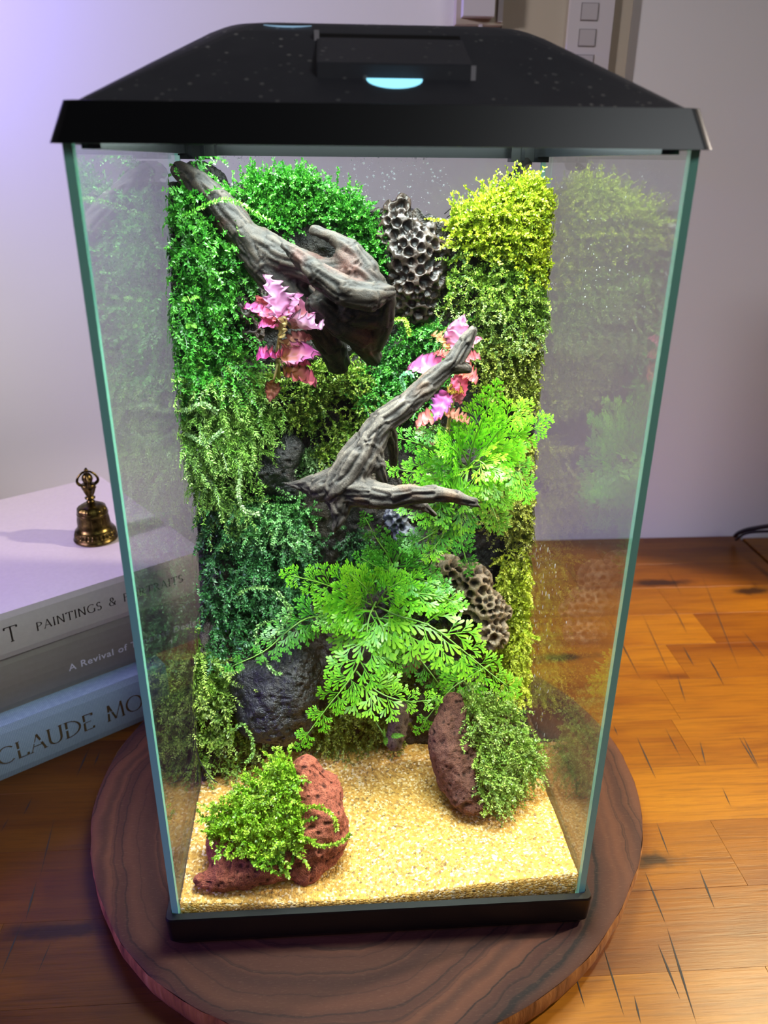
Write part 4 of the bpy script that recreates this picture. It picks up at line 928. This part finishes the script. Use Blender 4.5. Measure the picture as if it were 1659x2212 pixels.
moss('lime green moss tuft growing over the front left red rock', [(-0.0889,0.0300,0.0481,0.0002),(-0.0757,0.0300,0.0605,0.0002),(-0.0580,0.0300,0.0610,0.0002),(-0.0417,0.0300,0.0500,0.0002),(-0.0368,0.0300,0.0255,0.0002),(-0.0440,0.0300,0.0181,0.0002),(-0.0602,0.0300,0.0207,0.0002),(-0.0786,0.0300,0.0218,0.0002),(-0.0898,0.0300,0.0256,0.0002)], 760, .0145, ('#3f7c0a', '#62a012', '#86b820'), ('#88be26', '#b6d648'), 15, (0, -.4, .9), .5, .35, .45, 20, .0018, .00065, 55, 0, .0, .55, surf=RL)
moss('pale green moss draped over the right reddish brown rock', [(0.0474,0.0700,0.0716,0.0002),(0.0647,0.0700,0.0739,0.0002),(0.0759,0.0700,0.0581,0.0003),(0.0901,0.0700,0.0417,0.0003),(0.0889,0.0700,0.0255,0.0003),(0.0772,0.0700,0.0060,0.0003),(0.0638,0.0700,0.0067,0.0003),(0.0549,0.0700,0.0239,0.0003),(0.0511,0.0700,0.0467,0.0003)], 900, .015, ('#3c6a16', '#5e8a22', '#84a634'), ('#86aa3c', '#b4cc68'), 16, (.1, -.5, .4), .5, .8, .45, 18, .0015, .0005, 55, 0, 0, .55, surf=RR)
moss('feathery green moss tuft on the soil left of the driftwood tip', [(-0.0706,0.1325,0.1573),(-0.0506,0.1364,0.1566),(-0.0379,0.1376,0.1530),(-0.0357,0.1362,0.1377),(-0.0516,0.1337,0.1306),(-0.0692,0.1326,0.1402)], 300, .020, G2, ('#6fc060', '#a8e08a'), 17, (.2, -.8, .2), .6, .6, .7, 22, .0017, .0005, 55, -.5, .004, .7)
moss('sparse grey-green moss around the shiny wet black rock', [(-0.0370,0.1453,0.1860),(-0.0244,0.1457,0.1761),(-0.0272,0.1441,0.1656),(-0.0377,0.1428,0.1635),(-0.0398,0.1439,0.1770)], 170, .012, ('#35562a', '#4c7838', '#6c9450'), ('#7aa860', '#a4c488'), 18, (0, -.85, .3), .6, .5, .6, 16, .0014, .00045, 55, -.3, .003, .6)
moss('deep green moss behind the lower fern left side', [(-0.0468,0.1396,0.1275),(-0.0092,0.1431,0.1368),(0.0151,0.1415,0.1250),(0.0014,0.1383,0.1024),(-0.0259,0.1380,0.1065),(-0.0426,0.1291,0.0872),(-0.0530,0.1332,0.1007)], 260, .016, ('#13301a', '#1f4a24', '#32622e'), ('#2f6a38', '#5a9050'), 19, (0, -.85, .2), .6, .7, .5, 18, .0015, .0005, 55, -.1, .0, .6)
moss('dark moss filling behind the lower fern right side', [(0.0288,0.1423,0.1243),(0.0564,0.1411,0.1181),(0.0791,0.1231,0.0576),(0.0820,0.1157,0.0357),(0.0442,0.1055,0.0247),(0.0168,0.1147,0.0459),(0.0178,0.1351,0.0912)], 500, .014, ('#22340f', '#3a5018', '#566a22'), ('#5a7428', '#8a9c40'), 20, (0, -.85, .2), .6, .7, .5, 16, .0014, .0005, 55, 0, .0, .6)
def trail(label, pts, c, tip, seed, leaf=.0017):
    g = np.random.default_rng(seed); P = np.array(spline(pts, 46)); n = len(P) - 1
    V, F, Cc = [], [], []
    d = P[1:] - P[:-1]; d /= np.linalg.norm(d, axis=1)[:, None]
    s1 = np.cross(d, np.array([.1, -1, .4])); s1 /= np.linalg.norm(s1, axis=1)[:, None]; s2 = np.cross(d, s1)
    for sgn in (-1, 1):
        for rep in range(2):
            ph = g.normal(0, .7, n); lat = sgn * (s1 * np.cos(ph)[:, None] + s2 * np.sin(ph)[:, None]); ld = d * .5 + lat * .85
            ll = (leaf * g.uniform(.7, 1.2, n))[:, None]; b0 = P[:-1] + g.normal(0, .0001, (n, 3)) + (P[1:] - P[:-1]) * rep * .5; mid = b0 + ld * ll * .45
            wv_ = np.cross(ld, g.normal(0, 1, (n, 3))); wv_ = wv_ / np.linalg.norm(wv_, axis=1)[:, None] * .00045
            V.append(np.stack([b0, mid + wv_, b0 + ld * ll, mid - wv_], 1).reshape(-1, 3)); Cc.append(np.repeat(lin(c)[None] * g.uniform(.8, 1.3, (n, 1)), 4, 0))
    V = np.vstack(V); F = np.arange(len(V)).reshape(-1, 4)
    tv, tf = sweep([tuple(p) for p in P[::3]], .00022, 4); off = len(V)
    V = np.vstack([V, np.array([tuple(v) for v in tv])]); F = np.vstack([F, np.array([f for f in tf if len(f) == 4]) + off]); Cc = np.vstack(Cc + [np.repeat(lin(tip)[None], len(tv), 0)])
    tag(obj('moss_runner', V, F, M_MOSS, None, False, Cc), label, 'moss')
trail('single moss runner arching over the thick driftwood branch', [(-0.0908,0.1350,0.3047),(-0.0795,0.1280,0.3102),(-0.0678,0.1220,0.3142),(-0.0595,0.1220,0.3126),(-0.0520,0.1300,0.3072),(-0.0462,0.1400,0.3035)], '#6fbf3a', '#4a8a28', 1)
trail('pale moss runner looping down over the black lower left rock', [(-0.0508,0.1050,0.1139),(-0.0445,0.0980,0.1063),(-0.0606,0.0950,0.1028),(-0.0622,0.0920,0.0931),(-0.0581,0.0880,0.0853),(-0.0538,0.0860,0.0790),(-0.0494,0.0850,0.0775)], '#8fc06a', '#6a9a48', 2)
trail('moss runner crossing from the left moss to the lower fern', [(-0.0738,0.1100,0.1131),(-0.0643,0.1060,0.1195),(-0.0528,0.1020,0.1205),(-0.0468,0.1000,0.1138),(-0.0437,0.0980,0.1077),(-0.0510,0.0950,0.0981),(-0.0574,0.0940,0.0916)], '#8cbc62', '#6a9a48', 3)
trail('curled moss runner beside the left end of the red rock moss', [(-0.0775,0.0780,0.0461),(-0.0704,0.0740,0.0538),(-0.0656,0.0700,0.0460),(-0.0659,0.0680,0.0382),(-0.0697,0.0660,0.0338)], '#86b552', '#5f8a38', 4)
trail('grey-green moss runner hanging down the middle left soil', [(-0.0681,0.1250,0.1845),(-0.0684,0.1180,0.1768),(-0.0692,0.1150,0.1715),(-0.0670,0.1120,0.1634),(-0.0585,0.1100,0.1615)], '#a9c98a', '#7a9a58', 5)
trail('moss runner dangling from the tuft on the front left red rock', [(-0.0410,0.0300,0.0380),(-0.0293,0.0240,0.0417),(-0.0226,0.0200,0.0393),(-0.0210,0.0180,0.0323)], '#a8cc3c', '#7a9a28', 6)
trail('moss runner curving across the lower part of the front left rock', [(-0.0409,0.0220,0.0309),(-0.0337,0.0160,0.0276),(-0.0274,0.0140,0.0269),(-0.0195,0.0140,0.0288),(-0.0143,0.0160,0.0325)], '#9cc23a', '#708f28', 7)
trail('long yellow moss runner reaching out beside the right glass', [(0.0894,0.1150,0.0821),(0.0933,0.1080,0.0817),(0.0962,0.1040,0.0826)], '#b5c83c', '#8a9a28', 8)
trail('moss runner hanging off the right rock to the sand', [(0.0715,0.0600,0.0190),(0.0715,0.0550,0.0154),(0.0722,0.0500,0.0087),(0.0728,0.0480,0.0023)], '#8fae44', '#6a8a30', 9)
trail('curled pale moss runner above the forked driftwood', [(0.0207,0.1350,0.2186),(0.0184,0.1320,0.2232),(0.0171,0.1300,0.2286),(0.0200,0.1300,0.2310),(0.0231,0.1320,0.2288)], '#8fd0a0', '#5fa068', 10)
trail('moss runner arching off the soil below the honeycomb rock', [(0.0140,0.1500,0.2547),(0.0187,0.1420,0.2561),(0.0203,0.1380,0.2533),(0.0213,0.1380,0.2485)], '#8fae3a', '#6a8a28', 11)
trail('white-tipped moss runner pressed to the left glass', [(-0.0982,0.1180,0.2149),(-0.0908,0.1120,0.2178),(-0.0826,0.1120,0.2208),(-0.0765,0.1140,0.2159)], '#9cc080', '#6f9450', 12)
trail('pale moss runner across the left soil below the white-tipped one', [(-0.0942,0.1180,0.2039),(-0.0877,0.1120,0.2021),(-0.0832,0.1120,0.2001),(-0.0748,0.1130,0.2065)], '#8fb478', '#6f9450', 13)
# wiry roots
for i, (pts, lab) in enumerate((([(0.0424,0.1650,0.3044),(0.0468,0.1630,0.3079),(0.0503,0.1630,0.3113),(0.0549,0.1650,0.3130)], 'dark wiry root sticking out left of the yellow moss, upper one'), ([(0.0411,0.1650,0.3062),(0.0452,0.1640,0.3095),(0.0485,0.1630,0.3086),(0.0537,0.1650,0.3072)], 'dark wiry root sticking out left of the yellow moss, lower one'), ([(-0.0970,0.0750,0.0464),(-0.0948,0.0700,0.0348),(-0.0886,0.0650,0.0261),(-0.0842,0.0600,0.0273)], 'thin brown root curving down the lower left glass'))):
    V, F = sweep(spline(pts, 16), .0003, 5); tag(obj('root', V, F, M_DARK, None, True), lab, 'root')

# ------------------------------------------------------------------ ferns
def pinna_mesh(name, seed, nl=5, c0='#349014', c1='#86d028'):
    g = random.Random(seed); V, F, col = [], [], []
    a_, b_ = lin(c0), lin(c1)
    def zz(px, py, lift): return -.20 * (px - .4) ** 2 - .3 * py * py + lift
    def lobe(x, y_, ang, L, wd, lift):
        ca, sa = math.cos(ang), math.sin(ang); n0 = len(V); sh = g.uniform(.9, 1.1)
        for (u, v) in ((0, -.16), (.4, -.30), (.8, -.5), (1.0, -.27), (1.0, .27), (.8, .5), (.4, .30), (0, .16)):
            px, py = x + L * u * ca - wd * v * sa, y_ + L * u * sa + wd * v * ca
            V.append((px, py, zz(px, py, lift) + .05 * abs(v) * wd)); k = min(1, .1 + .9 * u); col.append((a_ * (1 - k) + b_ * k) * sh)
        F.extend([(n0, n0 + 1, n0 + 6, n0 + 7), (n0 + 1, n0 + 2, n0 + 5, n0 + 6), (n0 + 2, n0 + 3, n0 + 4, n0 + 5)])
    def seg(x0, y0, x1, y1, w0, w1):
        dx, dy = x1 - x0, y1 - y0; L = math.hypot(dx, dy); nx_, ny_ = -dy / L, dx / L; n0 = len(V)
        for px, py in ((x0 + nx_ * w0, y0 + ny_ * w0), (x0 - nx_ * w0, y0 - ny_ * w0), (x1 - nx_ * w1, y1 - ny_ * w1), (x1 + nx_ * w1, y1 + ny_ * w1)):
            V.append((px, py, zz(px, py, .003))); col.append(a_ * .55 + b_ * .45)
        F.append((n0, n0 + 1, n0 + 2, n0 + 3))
    seg(0, 0, .86, 0, .016, .010)
    side = 1
    n_ = nl
    for i in range(n_):
        tt = .12 + .70 * i / (n_ - 1); s = side; side = -side
        L = (.52 * (1 - tt) ** .7 + .14) * g.uniform(.92, 1.08); an = s * R(50 - 12 * tt + g.uniform(-5, 5))
        ca, sa = math.cos(an), math.sin(an); P = lambda f: (tt + L * f * ca, L * f * sa)
        seg(tt, 0, *P(.65), .008, .014)
        wf = .050 + .070 * L
        lobe(*P(.46), an, L * .58, wf, .002)
        lobe(*P(.42), an + s * R(25), L * .48, wf * .85, .001); lobe(*P(.36), an - s * R(28), L * .54, wf * .9, .001)
        if L > .33: lobe(*P(.12), an - s * R(36), L * .54, wf * .9, 0)
    lobe(.8, 0, 0, .2, .062, .003); lobe(.76, 0, R(30), .17, .055, .002); lobe(.76, 0, -R(30), .17, .055, .002)
    me = newmesh(name, V, F, M_FERN, False, np.array(col)); return me
PIN = [pinna_mesh('pinna', s, nl) for s, nl in ((1, 5), (2, 5), (3, 6), (4, 6), (5, 5))]
PINY = [pinna_mesh('pinna', s + 20, 5, '#529c18', '#92cc2c') for s in range(4)]
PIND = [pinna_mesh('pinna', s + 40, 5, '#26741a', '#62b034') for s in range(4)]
M_RACHIS = plain('fern_stem', '#6f9f3a', .4)
def frond(plant, pts, n, L0, L1, seed, meshes, up=(0, -.75, .66), start=.12):
    g = random.Random(seed); P = [Vector(p) for p in spline(pts, 40)]
    V, F = sweep(P[::3] + [P[-1]], [.00055 - .00035 * k / 14 for k in range(len(P[::3]) + 1)], 6)
    fr = obj('frond', V, F, M_RACHIS, plant, True)
    upv = Vector(up).normalized()
    for k in range(n):
        u = start + (1 - start) * k / (n - .4)
        q = u * (len(P) - 1); i = min(int(q), len(P) - 2); p = P[i].lerp(P[i + 1], q - i); tg = (P[i + 1] - P[i]).normalized()
        nrm = (upv - tg * upv.dot(tg)).normalized(); lat = nrm.cross(tg)
        L = (L0 + (L1 - L0) * u) * (.75 + .25 * math.sin(math.pi * min(1, .3 + u)))
        for s in (-1, 1):
            a = R(58 - 22 * u + g.uniform(-7, 7)); d = tg * math.cos(a) + lat * (s * math.sin(a)) + nrm * g.uniform(-.12, .12); d.normalize()
            n2 = (nrm + lat * g.uniform(-.35, .35) + tg * g.uniform(-.25, .25)); n2 = (n2 - d * n2.dot(d)).normalized(); y_ = n2.cross(d)
            l = 1.36 * L * g.uniform(.86, 1.12); pp = p + tg * (.0012 if s > 0 else 0)
            M = Matrix((d * l, y_ * l, n2 * l)).transposed().to_4x4(); M.translation = pp
            o = bpy.data.objects.new('pinna', g.choice(meshes)); C.objects.link(o); o.parent = fr
            o.matrix_basis = M
    d = (P[-1] - P[-3]).normalized(); nrm = (upv - d * upv.dot(d)).normalized(); l = L1 * 1.15
    M = Matrix((d * l, nrm.cross(d) * l, nrm * l)).transposed().to_4x4(); M.translation = P[-2]
    o = bpy.data.objects.new('pinna', meshes[0]); C.objects.link(o); o.parent = fr; o.matrix_basis = M
def fern(label, base, lst):
    pl = bpy.data.objects.new('fern_plant', None); pl.empty_display_size = .01; C.objects.link(pl); tag(pl, label, 'fern')
    for i, (pts, n, L0, L1, ms) in enumerate(lst): frond(pl, pts, n, L0, L1, i + int(abs(base) * 1000), ms)
    return pl
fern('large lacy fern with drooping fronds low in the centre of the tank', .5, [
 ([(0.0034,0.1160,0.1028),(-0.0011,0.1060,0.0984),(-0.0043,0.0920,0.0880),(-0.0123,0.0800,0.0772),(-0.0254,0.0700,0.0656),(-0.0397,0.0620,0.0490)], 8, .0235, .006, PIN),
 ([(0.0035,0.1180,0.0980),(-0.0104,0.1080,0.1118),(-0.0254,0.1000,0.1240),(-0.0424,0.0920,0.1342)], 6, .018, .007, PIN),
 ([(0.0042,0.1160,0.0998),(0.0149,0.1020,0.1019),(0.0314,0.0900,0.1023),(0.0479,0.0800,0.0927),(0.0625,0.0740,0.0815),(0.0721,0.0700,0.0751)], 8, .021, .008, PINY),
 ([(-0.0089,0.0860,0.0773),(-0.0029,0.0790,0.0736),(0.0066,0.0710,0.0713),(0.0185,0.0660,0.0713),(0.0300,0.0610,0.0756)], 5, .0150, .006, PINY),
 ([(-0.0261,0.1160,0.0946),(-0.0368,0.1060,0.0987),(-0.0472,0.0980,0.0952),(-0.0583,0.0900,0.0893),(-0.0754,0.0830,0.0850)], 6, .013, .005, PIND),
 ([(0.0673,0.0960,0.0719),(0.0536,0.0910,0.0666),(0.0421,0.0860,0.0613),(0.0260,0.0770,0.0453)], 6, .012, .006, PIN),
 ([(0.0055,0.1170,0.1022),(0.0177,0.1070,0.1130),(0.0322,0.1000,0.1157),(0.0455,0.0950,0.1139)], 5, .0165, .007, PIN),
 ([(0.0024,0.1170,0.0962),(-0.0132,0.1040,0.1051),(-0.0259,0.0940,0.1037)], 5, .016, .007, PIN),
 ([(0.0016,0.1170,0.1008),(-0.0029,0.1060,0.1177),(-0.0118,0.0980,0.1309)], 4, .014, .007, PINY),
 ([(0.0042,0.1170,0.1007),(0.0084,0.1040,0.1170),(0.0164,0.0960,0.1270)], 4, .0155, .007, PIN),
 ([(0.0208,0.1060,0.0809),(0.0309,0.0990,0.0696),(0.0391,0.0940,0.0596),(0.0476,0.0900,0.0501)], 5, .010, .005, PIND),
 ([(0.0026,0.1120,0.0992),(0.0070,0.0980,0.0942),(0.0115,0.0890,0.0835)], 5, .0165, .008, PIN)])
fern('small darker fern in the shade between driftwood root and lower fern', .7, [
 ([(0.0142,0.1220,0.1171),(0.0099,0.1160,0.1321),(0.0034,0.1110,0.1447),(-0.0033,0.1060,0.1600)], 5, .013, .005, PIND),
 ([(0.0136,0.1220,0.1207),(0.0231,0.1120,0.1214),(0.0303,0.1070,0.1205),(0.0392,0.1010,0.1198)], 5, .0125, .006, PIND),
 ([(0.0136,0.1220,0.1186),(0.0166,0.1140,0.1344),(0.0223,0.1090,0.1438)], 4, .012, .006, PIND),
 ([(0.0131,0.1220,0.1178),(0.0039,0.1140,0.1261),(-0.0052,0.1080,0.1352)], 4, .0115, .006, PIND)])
fern('bright fern bunch on the right under the light, beside the right pink plant', .9, [
 ([(0.0546,0.1320,0.1772),(0.0551,0.1190,0.1977),(0.0576,0.1110,0.2128),(0.0607,0.1060,0.2262)], 5, .0165, .008, PIN),
 ([(0.0551,0.1320,0.1772),(0.0622,0.1170,0.1957),(0.0681,0.1090,0.2096),(0.0746,0.1040,0.2183)], 5, .0165, .008, PINY),
 ([(0.0572,0.1320,0.1771),(0.0673,0.1170,0.1931),(0.0754,0.1070,0.2027),(0.0838,0.0980,0.2124)], 5, .0160, .008, PIN),
 ([(0.0562,0.1270,0.1785),(0.0669,0.1130,0.1868),(0.0762,0.1060,0.1836),(0.0785,0.1010,0.1770)], 5, .0145, .008, PIN),
 ([(0.0563,0.1270,0.1777),(0.0639,0.1130,0.1764),(0.0684,0.1060,0.1699)], 4, .0145, .007, PINY),
 ([(0.0546,0.1320,0.1772),(0.0395,0.1190,0.1889),(0.0263,0.1130,0.1976),(0.0127,0.1090,0.2029)], 5, .0145, .007, PIND),
 ([(0.0537,0.1270,0.1777),(0.0368,0.1160,0.1835),(0.0238,0.1090,0.1839),(0.0114,0.1050,0.1876)], 5, .0150, .007, PIN),
 ([(0.0524,0.1270,0.1786),(0.0390,0.1130,0.1789),(0.0278,0.1060,0.1819)], 4, .0140, .007, PIN),
 ([(0.0544,0.1300,0.1752),(0.0469,0.1190,0.1607),(0.0403,0.1130,0.1470),(0.0329,0.1080,0.1379)], 5, .0145, .007, PINY),
 ([(0.0544,0.1300,0.1752),(0.0507,0.1180,0.1583),(0.0492,0.1110,0.1450),(0.0529,0.1070,0.1294)], 5, .0135, .007, PIND),
 ([(0.0518,0.1300,0.1753),(0.0375,0.1160,0.1649),(0.0270,0.1110,0.1624),(0.0172,0.1070,0.1652)], 5, .0135, .007, PIN),
 ([(0.0559,0.1320,0.1772),(0.0456,0.1210,0.1971),(0.0359,0.1160,0.2065),(0.0287,0.1110,0.2045)], 4, .0125, .007, PIND),
 ([(0.0568,0.1300,0.1765),(0.0661,0.1190,0.1603),(0.0690,0.1130,0.1525)], 4, .0125, .007, PINY),
 ([(0.0486,0.1200,0.1547),(0.0328,0.1130,0.1458),(0.0211,0.1090,0.1416)], 4, .0125, .006, PIND),
 ([(0.0515,0.1220,0.1797),(0.0540,0.1040,0.1916),(0.0605,0.0970,0.1891)], 4, .0145, .008, PINY),
 ([(0.0506,0.1240,0.1803),(0.0437,0.1080,0.1953),(0.0363,0.1000,0.2020)], 4, .0140, .008, PIN)])

# ------------------------------------------------------------------ pink nerve plants
def pleaf(name, parent, b, tip, wd, seed, cb, ce, rimc='#2a2a1c', cup=.25, face=(0, -.5, .85), stalk=None):
    g = np.random.default_rng(seed); b = Vector(b); t_ = Vector(tip); d = t_ - b; L = d.length; d.normalize()
    n_ = Vector(face) + Vector(g.normal(0, .25, 3)); n_ = (n_ - d * n_.dot(d)).normalized(); s = n_.cross(d)
    nu, nv = 22, 15; V, col = [], []
    A, B, Rm = lin(cb), lin(ce), lin(rimc)
    for i in range(nu):
        u = i / (nu - 1); wq = (math.sin(math.pi * min(1, u ** .72)) ** .8) if u < 1 else 0
        wq = max(.04, wq) * (1 + .10 * math.sin(u * 40 + seed))
        for j in range(nv):
            v = 2 * j / (nv - 1) - 1
            e = abs(v) ** 3
            ruff = .10 * e * math.sin(u * 34 + 2 * seed + (3 if v > 0 else 0)) * wd * 2
            h = cup * wd * v * v - .18 * L * u * u + ruff - .06 * wd * math.cos(u * 20 - abs(v) * 5)
            p = b + d * (L * (u + .05 * e * math.sin(u * 34))) + s * (v * wd * .5 * wq) + n_ * h
            V.append(p)
            k = min(1, max(0, u * 1.2 - .15 + .45 * abs(v)))
            c = A * (1 - k) + B * k
            vein = max(0, math.cos(u * 30 - abs(v) * 7)) ** 6 * (1 - abs(v)) * .35 + (.3 if abs(v) < .08 else 0)
            c = c * (1 - vein) + np.minimum(B * 1.25 + .12, 1) * vein
            if abs(v) > .95 or u > .985: c = Rm
            col.append(c)
    F = [(i * nv + j, i * nv + j + 1, i * nv + nv + j + 1, i * nv + nv + j) for i in range(nu - 1) for j in range(nv - 1)]
    o = obj(name, V, F, M_PINK, parent, True, np.array(col))
    if stalk is not None:
        Vs, Fs = sweep(spline([stalk, Vector(stalk).lerp(b, .5) + n_ * .0015, b], 8), .0006, 6); obj('leaf_stalk', Vs, Fs, M_STALK, o, True)
    return o
M_STALK = plain('olive_stalk', '#8a7a45', .5)
def nerve(label, stem, leaves, seed):
    pl = bpy.data.objects.new('nerve_plant', None); pl.empty_display_size = .01; C.objects.link(pl); tag(pl, label, 'pink plant')
    V, F = sweep(spline(stem, 14), .0011, 8); obj('stem', V, F, M_STALK, pl, True)
    sp = [Vector(p) for p in spline(stem, 20)]
    for i, (bt, wd, cb, ce) in enumerate(leaves):
        near = min(sp, key=lambda q: (q - Vector(bt[0])).length)
        pleaf('leaf', pl, bt[0], bt[1], wd, seed + i, cb, ce, stalk=near)
PK = '#f0a0d8'; PK2 = '#e0559a'; OR = '#d07a50'; OLV = '#9a8a48'
nerve('pink nerve plant with ruffled leaves on the left below the thick driftwood', [(-0.0471,0.1400,0.2266),(-0.0462,0.1280,0.2416),(-0.0438,0.1200,0.2536),(-0.0430,0.1170,0.2587)], [
 ([(-0.0423,0.1140,0.2619),(-0.0474,0.1080,0.2825)], .0150, '#e098c8', '#f4b0e2'), ([(-0.0387,0.1130,0.2611),(-0.0345,0.1080,0.2748)], .0105, '#e098c8', '#f2a4da'),
 ([(-0.0375,0.1140,0.2610),(-0.0213,0.1080,0.2710)], .0115, OR, PK), ([(-0.0384,0.1120,0.2578),(-0.0223,0.1000,0.2630)], .0125, OLV, '#f4b2e4'),
 ([(-0.0445,0.1140,0.2610),(-0.0580,0.1070,0.2702)], .0080, '#c06a58', '#e070b0'), ([(-0.0452,0.1130,0.2594),(-0.0525,0.1040,0.2611)], .0075, '#b8604a', '#e86ab0'),
 ([(-0.0420,0.1120,0.2548),(-0.0409,0.1060,0.2641)], .0085, OLV, '#b8a468'), ([(-0.0428,0.1170,0.2424),(-0.0262,0.1060,0.2479)], .0130, '#d09a50', '#f080cc'),
 ([(-0.0451,0.1180,0.2427),(-0.0544,0.1060,0.2466)], .0110, '#d8603a', '#e858b4'), ([(-0.0421,0.1220,0.2335),(-0.0271,0.1100,0.2325)], .0120, '#c09a40', '#e87a90'),
 ([(-0.0489,0.1240,0.2281),(-0.0506,0.1160,0.2207)], .0080, '#8a5a2c', '#8a4a44'), ([(-0.0482,0.1200,0.2603),(-0.0537,0.1160,0.2719)], .0100, '#8a4838', '#b85a60'),
 ([(-0.0414,0.1200,0.2479),(-0.0293,0.1140,0.2536)], .0090, '#a07a48', '#c87a80'), ([(-0.0410,0.1220,0.2371),(-0.0301,0.1150,0.2410)], .0085, '#a06a50', '#d86a90')], 3)
nerve('pink and coral nerve plant on the right behind the forked driftwood', [(0.0432,0.1420,0.1873),(0.0438,0.1300,0.2122),(0.0445,0.1240,0.2311),(0.0444,0.1200,0.2451)], [
 ([(0.0436,0.1180,0.2462),(0.0441,0.1120,0.2628)], .0130, '#e09ac0', '#ee9ed0'), ([(0.0423,0.1180,0.2432),(0.0318,0.1120,0.2557)], .0090, '#b8983a', '#d8a070'),
 ([(0.0375,0.1180,0.2351),(0.0193,0.1100,0.2399)], .0130, '#e070a0', '#e27cc0'), ([(0.0450,0.1190,0.2395),(0.0540,0.1130,0.2436)], .0085, '#d87a70', '#ee8a98'),
 ([(0.0439,0.1170,0.2353),(0.0534,0.1110,0.2315)], .0115, '#d8803a', '#ec7a80'), ([(0.0431,0.1170,0.2324),(0.0473,0.1100,0.2240)], .0095, '#e07aa0', '#f07098'),
 ([(0.0421,0.1180,0.2260),(0.0458,0.1120,0.2194)], .0075, '#c86a80', '#d888a0'), ([(0.0388,0.1140,0.2242),(0.0313,0.1040,0.2140)], .0105, '#d860a0', '#d07cd8'),
 ([(0.0372,0.1180,0.2113),(0.0230,0.1120,0.2092)], .0105, '#d86a58', '#ee8a88'), ([(0.0389,0.1180,0.2118),(0.0505,0.1120,0.2106)], .0095, '#d88a70', '#f0a090'),
 ([(0.0473,0.1180,0.2462),(0.0541,0.1140,0.2525)], .0070, '#d87a90', '#ee8aa8'), ([(0.0401,0.1170,0.2258),(0.0461,0.1100,0.2264)], .0080, '#b8a038', '#c8b048'),
 ([(0.0333,0.1200,0.1930),(0.0255,0.1130,0.2064)], .0050, '#d8b090', '#ee9aa0'), ([(0.0394,0.1200,0.2416),(0.0321,0.1150,0.2451)], .0060, '#c06a58', '#d87a78')], 40)
# seedlings
def sprout(label, stem, lv):
    pl = bpy.data.objects.new('seedling', None); pl.empty_display_size = .01; C.objects.link(pl); tag(pl, label, 'seedling')
    V, F = sweep(spline(stem, 10), .0003, 5); obj('stem', V, F, M_RACHIS, pl, True)
    for i, (bt, wd) in enumerate(lv): pleaf('leaf', pl, bt[0], bt[1], wd, 90 + i, '#4f8a24', '#6fae34', '#6fae34', .1)
sprout('tiny pale seedling with round leaves at the foot of the soil bank', [(0.0021,0.0900,0.0391),(0.0052,0.0840,0.0373),(0.0068,0.0800,0.0367)], [([(0.0068,0.0800,0.0367),(0.0071,0.0770,0.0333)], .0030), ([(0.0101,0.0800,0.0371),(0.0168,0.0770,0.0400)], .0032), ([(0.0062,0.0800,0.0367),(0.0056,0.0790,0.0430)], .0022)])
sprout('small round-leaved liverwort in the upper left moss', [(-0.0863,0.1150,0.2722),(-0.0849,0.1120,0.2705),(-0.0846,0.1120,0.2694)], [([(-0.0855,0.1100,0.2719),(-0.0880,0.1080,0.2711)], .0028), ([(-0.0840,0.1100,0.2719),(-0.0798,0.1080,0.2732)], .0028), ([(-0.0851,0.1100,0.2601),(-0.0871,0.1080,0.2588)], .0030), ([(-0.0845,0.1100,0.2601),(-0.0821,0.1080,0.2588)], .0026)])
